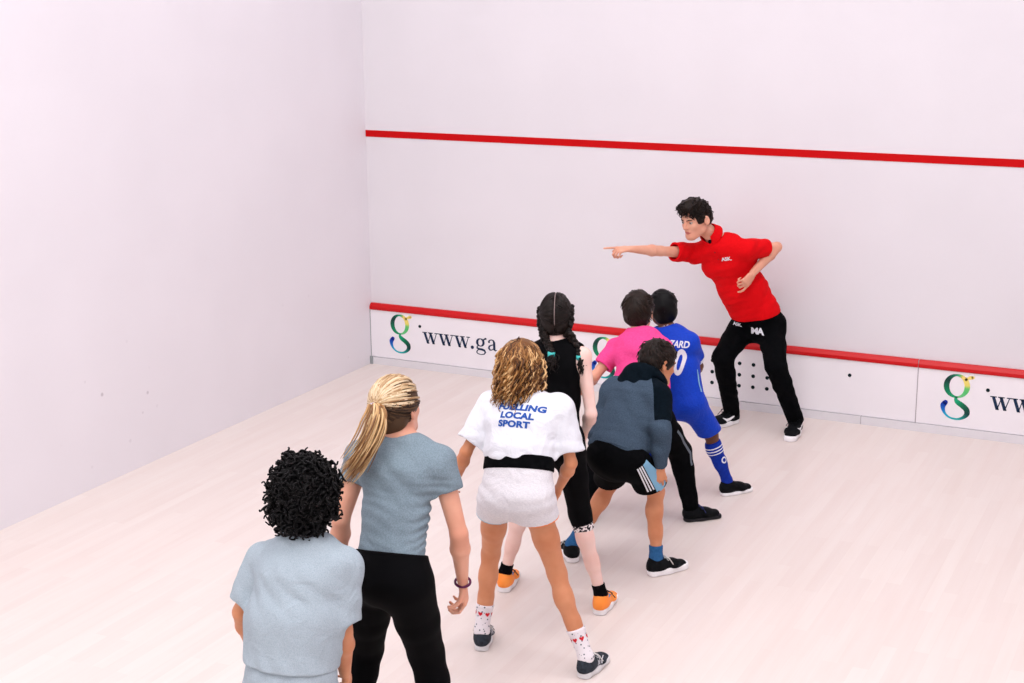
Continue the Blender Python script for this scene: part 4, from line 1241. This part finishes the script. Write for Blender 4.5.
def p_vest():
    s = Fig('vest', 'pale', .92, arm=.92, leg=.90, trunk=.92); s.hk = .94; j = s.J
    s.body(dict(R=dict(curl=(35, 42, 46, 50)), L=dict(curl=(35, 42, 46, 50))))
    tag(s.o, 'person with two dark plaits in black vest top, cropped leggings and orange trainers', 'person')
    ax = nrm(j['neck'] - j['pelvis']); k = s.k
    P = s.trunk(.008, .010, .012, 1.0)
    for sd in ('L', 'R'):
        sh_ = j['sh' + sd]; sg = 1 if sd == 'R' else -1
        P.append(ell(sh_ + s.ss * sg * .022 - (0, 0, .02), (.042, .075, .085), s.ss, np.cross(ax, s.ss), .012, 's'))
    nb = s.H(0, -.02, -.05); nax = nrm(nb - j['neck'])
    P.append(cone(j['neck'] + nax * .002, nb, .058 * k, .066 * k, .012, 's')); P.append(half(j['pelvis'] - ax * .0, -ax))
    s.cloth('vest_top', P, BLKG, disp=folds(s, .002, .07, ax, seed=43), dmax=.003)
    lg = s.legs(.008, dict(L=1.12, R=1.12), (.084, .058, .056), .054, waist=.05, name='cropped_leggings', m=BLKG, hollow=False)
    flo = mat('floral_band', (28, 26, 34), .8, c2=(236, 226, 226), scale=95, detail=1, lo=.50, hi=.54)
    nt = flo.node_tree; 
    for sd in ('L', 'R'):
        e, a = s.le[sd]
        V, F = polymesh([cone(e - a * .03, e + a * .04, .058 * k, .053 * k), half(e + a * .034, a), half(e - a * .022, -a)], .004); f_ = make('floral_cuff', V, F, flo, lg)
        V, F = polymesh([cone(e - a * .04, e - a * .01, .0585 * k, .0585 * k), half(e - a * .021, a), half(e - a * .027, -a)], .003, smooth=1); make('orange_edge', V, F, mat('orange_trim', (240, 96, 40), .7), lg)
    V, F = polymesh([loft(j['pelvis'] + ax * .02, j['pelvis'] + ax * .09, s.hs, s.hs, (s.hw * 1.40 + .015, .112 * k), (s.hw * 1.32 + .015, .106 * k)), half(j['pelvis'] + ax * .075, ax), half(j['pelvis'] + ax * .045, -ax)], .005)
    for sd in ('L', 'R'):
        s.sock(sd, .16, BLKG, .005)
        up, p = s.shoe(sd, .24, ORG, SOLE, mat('dark_lace', (30, 40, 60), .7), sole=.037, high=.006)
        tv = nrm(A3(j['toe' + sd]) * (1, 1, 0)); sv = np.cross(tv, (0, 0, 1)); an = j['an' + sd]
        V, F = tube([p(.27, .034 * math.cos(a), .079 + .004 * math.cos(2 * a)) + tv * .040 * math.sin(a) for a in np.linspace(0, 2 * math.pi, 17)], .006, 6); make('collar_lining', V, F, mat('blue_lining', (60, 150, 210), .6), up)
    # hair: smooth cap parted down the middle, strands combed to each side
    H = s.H; X, Y, Z = s.hX, s.hY, s.hZ; kk = s.hk
    P = [ell(H(0, -.014, .028), [v * kk for v in (.084, .104, .096)], X, Y), ell(H(0, -.05, -.03), [v * kk for v in (.068, .052, .055)], X, Y, .03),
         ell(H(0, .108, -.02), [v * kk for v in (.085, .078, .088)], X, Y, .01, 's'), half(H(0, 0, -.085), -Z),
         cone(H(-.2, .012, -.05), H(.2, .012, -.05), .03 * kk, .03 * kk, .01, 's')]
    P.append(comp([ell(H(0, -.02, .03), [v * kk for v in (.0028, .125, .118)], X, Y)], 's', .003))
    V, F = polymesh(P, .003, smooth=1)
    rg = np.random.default_rng(4); paths, rads = [], []
    for sg in (-1, 1):
        for i in range(130):
            a = rg.uniform(-1.1, 2.5) # around the parting, front to nape
            c = H(0, -.014, .028)
            def on(th, ph):  # th around front-back arc, ph out to the side
                return c + kk * (X * sg * math.sin(ph) * .086 + (Y * math.sin(-th) * .106 + Z * math.cos(th) * .098) * math.cos(ph))
            ps = [on(lerp(a, 1.55 + .2 * (a - 1), t) if False else a * (1 - t) + (1.35 + .25 * a / 2.5) * t, .07 + t * 1.15) for t in np.linspace(0, 1, 8)]
            paths.append(ps); rads.append(taper(.0042 * kk, 8, .4))
    ends = {}
    extra = [(V, F, 0)]
    def plait(ctrl, r0, r1, turns):
        ctrl = np.array(ctrl); t = np.linspace(0, len(ctrl) - 1, 60)
        C = np.stack([np.interp(t, range(len(ctrl)), ctrl[:, q]) for q in range(3)], 1)
        for _ in range(6): C[1:-1] = (C[:-2] + 2 * C[1:-1] + C[2:]) / 4
        T = nrm(C[-1] - C[0]); A_ = nrm(np.cross(T, (.3, 1, .1))); B_ = np.cross(T, A_)
        for q in range(3):
            ph = q * 2 * math.pi / 3; u = np.linspace(0, 1, 60) * turns * 2 * math.pi + ph; r = np.linspace(r0, r1, 60)
            ps = C + (np.sin(u) * r)[:, None] * A_ + (np.sin(2 * u) * r * .5)[:, None] * B_
            for w in range(4):
                o = rg.normal(size=3) * .0022
                extra.append((*tube(ps + o, np.full(60, r0 * .50) * np.linspace(1, r1 / r0, 60), 6), 0))
        return C
    for sg in (-1, 1):
        st = H(sg * .062, -.045, .06)
        if sg > 0: c = [H(.070, -.02, .06), H(.072, -.050, -.01), H(.058, -.078, -.07), PB['vR1'], PB['vR2'], PB['vR3']]
        else: c = [H(-.070, -.02, .06), H(-.072, -.050, -.01), H(-.058, -.074, -.07), PB['vL1'], PB['vL2'], PB['vL3']]
        C = plait(c, .0165, .013, 5.5); ends[sg] = C[-1]
        e = C[-1]; dn = nrm(C[-1] - C[-6])
        for i in range(34):
            d = nrm(dn + rg.normal(size=3) * .22)
            paths.append(lock(e + rg.normal(size=3) * .006, d, nrm(A3((0, 0, -1)) + rg.normal(size=3) * .35), rg.uniform(.06, .10), 9, .008, 1.6, rg.uniform(0, 6))); rads.append(taper(.0042, 9, .15))
    hr = strands('hair', paths, rads, H_PLT, s.o, extra=extra)
    for sg in (-1, 1):
        V, F = tube([ends[sg] + (0, 0, .010), ends[sg] - (0, 0, .012)], [.0175, .0175], 12); make('hair_tie', V, F, TEAL, hr)
    ps = [s.H(0, -.014 - .1035 * math.sin(a), .028 + .0955 * math.cos(a)) for a in np.linspace(-.9, 2.1, 24)]
    V, F = tube(ps, .0020, 6); make('parting', V, F, mat('scalp', (150, 132, 130), .7), hr)

def p_white():
    s = Fig('white', 'tan', .90, arm=.90, leg=.92, trunk=.95); s.hk = .98; j = s.J
    s.body(dict(R=relaxed, L=relaxed))
    tag(s.o, 'person with honey-blond curls in white t-shirt with blue print and pale shorts', 'person')
    ax = nrm(j['neck'] - j['pelvis']); k = s.k
    d = fsum(folds(s, .008, .11, nrm(ax * .4 + s.ss), seed=53), folds(s, .004, .055, ax, seed=54))
    sh = s.tee('t_shirt', WHT, g=.014, gw=.034, gh=.010, f1=.80, r0=.070, r1=.078, hem=.128, disp=d, dmax=.011)
    X = nrm(s.ss * (1, 1, .55)); O = lerp(s.chest, j['neck'], .34)
    for i, (t, sz) in enumerate((('FUELLING', .037), ('LOCAL', .037), ('SPORT', .037))):
        V, F = text_mesh(t, sz, .0020, 1.05, 1.26); Xt = nrm(X + ax * .02)
        lay('back_print', sh, V, F, O + ax * (.018 - .038 * i) + X * (.034 - .010 * i), Xt, ax, mat('blue_print', (22, 76, 158), .6))
    # black waistband over pale jersey shorts
    wb = j['pelvis'] + ax * .100
    sr = s.legs(.016, dict(L=.25, R=.25), (.096, .094, .06), .094, waist=.132, disp=folds(s, .004, .06, (0, 0, 1), seed=56), dmax=.005, name='shorts', m=LGREY, deep=1.05)
    V, F = polymesh([q for q in s.legP if not q.late] + [late(half(wb + ax * .036, ax)), late(half(wb - ax * .026, -ax))], .005, disp=lambda P: -.006, dmax=.006); make('waistband', V, F, BLK, sr)
    for sd in ('L', 'R'):
        e, a = s.le[sd]; a = nrm(lerp(a, (0, 0, -1), .35))
        V, F = polymesh([cone(e - a * .05, e + a * .04, .0955 * k, .0945 * k), half(e + a * .004, a), half(e - a * .003, -a), cone(e - a * .06, e + a * .06, .085 * k, .085 * k, .003, 's')], .004, smooth=1); make('hem_piping', V, F, mat('orange_piping', (240, 140, 80), .7) if sd == 'R' else mat('blue_piping', (150, 190, 205), .7), sr)
    spot = mat('hearts_sock', (232, 226, 230), .9); nt = spot.node_tree; b = nt.nodes['Principled BSDF']
    tc = nt.nodes.new('ShaderNodeTexCoord'); vo = nt.nodes.new('ShaderNodeTexVoronoi'); vo.inputs['Scale'].default_value = 62; nt.links.new(tc.outputs['Object'], vo.inputs['Vector'])
    mr = nt.nodes.new('ShaderNodeMapRange'); mr.inputs['From Min'].default_value = .20; mr.inputs['From Max'].default_value = .26; mr.inputs['To Min'].default_value = 1; mr.inputs['To Max'].default_value = 0; nt.links.new(vo.outputs['Distance'], mr.inputs['Value'])
    mx = nt.nodes.new('ShaderNodeMix'); mx.data_type = 'RGBA'; nt.links.new(mr.outputs[0], mx.inputs[0]); mx.inputs[6].default_value = lin((232, 226, 230)); mx.inputs[7].default_value = lin((70, 84, 96)); nt.links.new(mx.outputs[2], b.inputs['Base Color'])
    RH = mat('red_heart', (206, 34, 48), .8)
    for sd in ('L', 'R'):
        sk, e, a, P = s.sock(sd, .36, spot, .007)
        c0 = lerp(j['an' + sd], j['kn' + sd], .25)
        for g_ in range(7):
            an_ = 2 * math.pi * g_ / 7 + .2; N = nrm(A3((math.cos(an_), math.sin(an_), 0)))
            n = 20; T = np.linspace(0, 2 * math.pi, n, endpoint=False)
            V = np.stack([16 * np.sin(T) ** 3, 13 * np.cos(T) - 5 * np.cos(2 * T) - 2 * np.cos(3 * T) - np.cos(4 * T), T * 0], 1) * .00072
            V = np.concatenate([V, [[0, 0, 0]]]); F = [[i, n, (i + 1) % n] for i in range(n)]
            lay('heart', sk, V, F, c0, nrm(np.cross(a, N)), a, RH, off=.0015, from_=.09)
        up, p = s.shoe(sd, .235, mat('slate_canvas', (28, 36, 44), .8, c2=(44, 52, 62), scale=80), mat('grey_rubber', (222, 222, 224), .5), WLACE, sole=.034)
        tv = nrm(A3(j['toe' + sd]) * (1, 1, 0))
        for sg in (-1, 1):
            for q in range(3):
                V, F = poly_strip([(-.016 + .014 * q, -.016), (-.004 + .014 * q, .018)], .006); Xs = -tv; sv = np.cross(tv, (0, 0, 1)); N = np.cross(Xs, (0, 0, 1))
                if N @ (sv * sg) < 0: Xs = tv
                lay('side_stripe', up, V, F, p(.45, 0, .056), Xs, A3((0, 0, 1)), WHT, off=.002, step=.02)
    # long curls
    H = s.H; X, Y, Z = s.hX, s.hY, s.hZ; kk = s.hk; rg = np.random.default_rng(9)
    P = [ell(H(0, -.016, .034), [v * kk for v in (.094, .112, .100)], X, Y), ell(H(0, -.070, -.05), [v * kk for v in (.090, .060, .100)], X, Y, .04),
         ell(H(0, .112, -.02), [v * kk for v in (.085, .078, .095)], X, Y, .01, 's'), half(H(0, 0, -.16), -Z)]
    V, F = polymesh(P, .005, smooth=1); paths, rads = [], []
    for i in range(620):
        u = rg.normal(size=3); u /= np.linalg.norm(u); u[2] = abs(u[2]) * .9 + (-.35 if rg.random() < .4 else .0)
        if u[1] > .45 and u[2] < .5: continue
        out = nrm(X * u[0] + Y * u[1] + Z * u[2]); root = H(u[0] * .080, -.016 + u[1] * .098, .030 + u[2] * .085)
        fl = nrm(A3((0, 0, -1)) - Y * .16 + out * .05)
        L = rg.uniform(.15, .232) * (1.12 if u[2] > .3 else .85)
        pts = lock(root, nrm(out * .6 - Z * .5 + .1 * rg.normal(size=3)), fl, L, 22, rg.uniform(.006, .012), rg.uniform(3, 5.5), rg.uniform(0, 6), fast=4)
        # stay outside the head and back
        q = (pts - H(0, -.016, .03)); e = np.sqrt(((q @ X) / .088) ** 2 + ((q @ Y) / .104) ** 2 + ((q @ Z) / .094) ** 2); m = e < 1.04
        pts[m] += (q[m] / e[m][:, None]) * (1.06 - e[m][:, None])
        paths.append(pts); rads.append(taper(rg.uniform(.0032, .0056), 22, .3))
    for i in range(40):
        u = rg.normal(size=3); u /= np.linalg.norm(u); u[1] = min(u[1], .0)
        root = H(u[0] * .09, -.03 + u[1] * .10, .02 + u[2] * .08); out = nrm(X * u[0] + Y * u[1] + Z * u[2])
        paths.append(lock(root, out, nrm(A3((0, 0, -1.0)) + out * .12), rg.uniform(.10, .17), 24, rg.uniform(.005, .009), rg.uniform(2, 3.5), rg.uniform(0, 6), fast=4)); rads.append(taper(.0022, 24, .4))
    strands('hair', paths, rads, H_CRL, s.o, extra=[(V, F, 0)])

def p_pony():
    s = Fig('pony', 'fair', 1.0, arm=1.03, leg=.95, trunk=.95); s.hk = 1.02; j = s.J
    s.body(dict(R=dict(curl=(48, 52, 54, 56), thumb=20, thcurl=35), L=relaxed))
    tag(s.o, 'person with a blond ponytail in fitted blue-grey t-shirt and black leggings', 'person')
    ax = nrm(j['neck'] - j['pelvis']); k = s.k; wz = s.waist
    a32, c32 = ax.astype(np.float32), wz.astype(np.float32)
    low = lambda P: np.clip(1.15 - np.abs((P - c32) @ a32 + .01) / .16, 0, 1)
    d = fsum(folds(s, .012, .036, nrm(ax + .12 * s.ss), warp=.05, mask=low, seed=63), folds(s, .007, .08, nrm(ax + .8 * s.ss), seed=64))
    s.tee('t_shirt', BGREY, g=.007, gw=.002, gh=.006, f1=.40, r0=.062, r1=.058, hem=-.068, disp=d, dmax=.012, neck_r=.062)
    s.legs(.006, dict(L=1.97, R=1.97), (.100, .070, .056), .050, waist=.06, name='leggings', m=BLKG, hollow=False, seat=.02, deep=1.1)
    for sd in ('L', 'R'): s.shoe(sd, .25, SHB, SOLE, WLACE)
    w, hd = j['wrR'], nrm(j['wrR'] - j['elR']); c = w - hd * .012; A_ = nrm(np.cross(hd, (0, 1, .2))); B_ = np.cross(hd, A_)
    V, F = tube([c + A_ * .030 * math.cos(t) + B_ * .028 * math.sin(t) for t in np.linspace(0, 2 * math.pi, 25)], .0052, 8, closed_ends=False)
    make('wristband', V, F, PURP, s.o)
    H = s.H; X, Y, Z = s.hX, s.hY, s.hZ; kk = s.hk; rg = np.random.default_rng(19)
    P = [ell(H(0, -.014, .028), [v * kk for v in (.084, .104, .096)], X, Y), ell(H(0, -.055, -.03), [v * kk for v in (.070, .048, .060)], X, Y, .03),
         ell(H(0, .108, -.02), [v * kk for v in (.085, .078, .088)], X, Y, .01, 's'), half(H(0, 0, -.09), -Z), cone(H(-.2, .012, -.045), H(.2, .012, -.045), .03 * kk, .03 * kk, .01, 's')]
    V, F = polymesh(P, .004, smooth=1)
    tie = H(-.010, -.125, .040); c = H(0, -.014, .028); up_, ur_, dn_, dr_ = [], [], [], []
    for i in range(520):
        u = rg.normal(size=3); u /= np.linalg.norm(u)
        if u[1] > .70 and u[2] < .40: continue
        if u[1] > .15 and u[2] < -.30: continue
        if u[2] < -.75: continue
        q0 = u * (.086, .106, .098); q1 = A3((-.010, -.104, .016)); ps = []
        for t in np.linspace(0, 1, 10):
            q = q0 * (1 - t) + q1 * t; e = math.sqrt(((q / (.086, .106, .098)) ** 2).sum()); lift = 1.02 + .03 * math.sin(t * math.pi) * rg.uniform(.5, 1.3)
            q = q / e * lift; ps.append(c + kk * (X * q[0] + Y * q[1] + Z * q[2]))
        ps[-1] = tie + rg.normal(size=3) * .003
        if u[2] > -.05: up_.append(ps); ur_.append(taper(rg.uniform(.003, .0048), 10, .6))
        else: dn_.append(ps); dr_.append(taper(rg.uniform(.003, .0048), 10, .6))
    hr = strands('hair', up_, ur_, H_BLD, s.o)
    strands('underlayer', dn_, dr_, H_UND, hr, extra=[(V, F, 0)])
    # the tail: swings out and down to the left over the back
    ctrl = np.array([tie, PB['t1'], PB['t2'], PB['t3'], PB['t4']]); paths, rads = [], []
    for i in range(280):
        t = np.linspace(0, 4, 20); C = np.stack([np.interp(t, range(5), ctrl[:, q]) for q in range(3)], 1)
        for _ in range(5): C[1:-1] = (C[:-2] + 2 * C[1:-1] + C[2:]) / 4
        o = rg.normal(size=3) * (.6, .45, .6); w = np.interp(np.linspace(0, 1, 20), [0, .12, .4, .75, 1], [.007, .016, .026, .027, .020 + .02 * rg.random()])
        n_ = int(rg.integers(14, 21)); C = C[:n_] + w[:n_, None] * o; C = C + (np.sin(np.linspace(0, rg.uniform(3, 8), n_) + rg.uniform(0, 6)) * .004)[:, None] * rg.normal(size=3)
        paths.append(C); rads.append(taper(rg.uniform(.0036, .0054), n_, .2))
    strands('ponytail', paths, rads, mat('ponytail_lengths', (170, 128, 80), .42, .45, island=[(116, 76, 42), (160, 116, 70), (204, 164, 112), (222, 194, 150)]), hr)
    V, F = tube([tie + Y * .010, tie - Y * .014], [.0145, .0145], 12); make('hair_tie', V, F, mat('lilac_tie', (200, 196, 226), .6), hr)

def p_curly():
    s = Fig('curly', 'tan', .90, arm=1.22, leg=1.0, trunk=1.1); s.hk = 1.0; j = s.J
    s.body(dict(R=relaxed, L=relaxed))
    tag(s.o, 'person with big black curly hair in loose heather-grey t-shirt, nearest the camera', 'person')
    ax = nrm(j['neck'] - j['pelvis'])
    d = fsum(folds(s, .010, .12, nrm(s.ss + ax * .25), warp=.06, seed=73), folds(s, .005, .07, nrm(ax + s.ss), seed=74))
    s.tee('t_shirt', HGREY, g=.020, gw=.048, gh=.034, f1=.84, r0=.082, r1=.080, hem=.06, disp=d, dmax=.012, drop=.012, neck_r=.064, deep=1.1)
    s.legs(.030, dict(L=.92, R=.92), (.112, .105, .06), .105, waist=.06, disp=folds(s, .005, .08, (0, 0, 1), seed=76), dmax=.006, name='shorts', m=HGREY, deep=1.1)
    for sd in ('L', 'R'):
        s.sock(sd, .2, WHT, .006); s.shoe(sd, .24, SHB, SOLE, WLACE)
    H = s.H; X, Y, Z = s.hX, s.hY, s.hZ; kk = s.hk; rg = np.random.default_rng(29)
    P = [ell(H(0, -.022, .038), [v * kk for v in (.103, .114, .106)], X, Y), ell(H(0, -.055, -.03), [v * kk for v in (.098, .075, .080)], X, Y, .04),
         ell(H(0, .118, -.02), [v * kk for v in (.085, .078, .09)], X, Y, .01, 's'), half(H(0, 0, -.10), -Z)]
    V, F = polymesh(P, .005, smooth=1); paths, rads = [], []
    for i in range(1150):
        u = rg.normal(size=3); u /= np.linalg.norm(u)
        if u[1] > .5 and u[2] < .35: continue
        if u[2] < -.9: continue
        lowf = 1 if u[2] > -.3 else .85
        out = nrm(X * u[0] + Y * u[1] + Z * u[2]); root = H(u[0] * .088 * lowf, -.022 + u[1] * .098, .032 + u[2] * .098)
        if i % 4 == 0 and u[2] < .3: root = H(u[0] * .092, -.055 + u[1] * .068, -.030 + u[2] * .070)
        tl = nrm(rg.normal(size=3) - Z * .8)
        paths.append(lock(root, out, nrm(out * .35 + tl * .9), rg.uniform(.036, .062), 18, rg.uniform(.009, .014), rg.uniform(1.4, 2.2), rg.uniform(0, 6), fast=2.5)); rads.append(taper(rg.uniform(.0040, .0062), 18, .6))
    strands('hair', paths, rads, H_BLK, s.o, extra=[(V, F, 0)])

import time as _t
for fn in (p_coach, p_blue, p_pink, p_hoodie, p_vest, p_white, p_pony, p_curly):
    t0 = _t.time(); fn(); print(fn.__name__, round(_t.time() - t0, 1), flush=True)
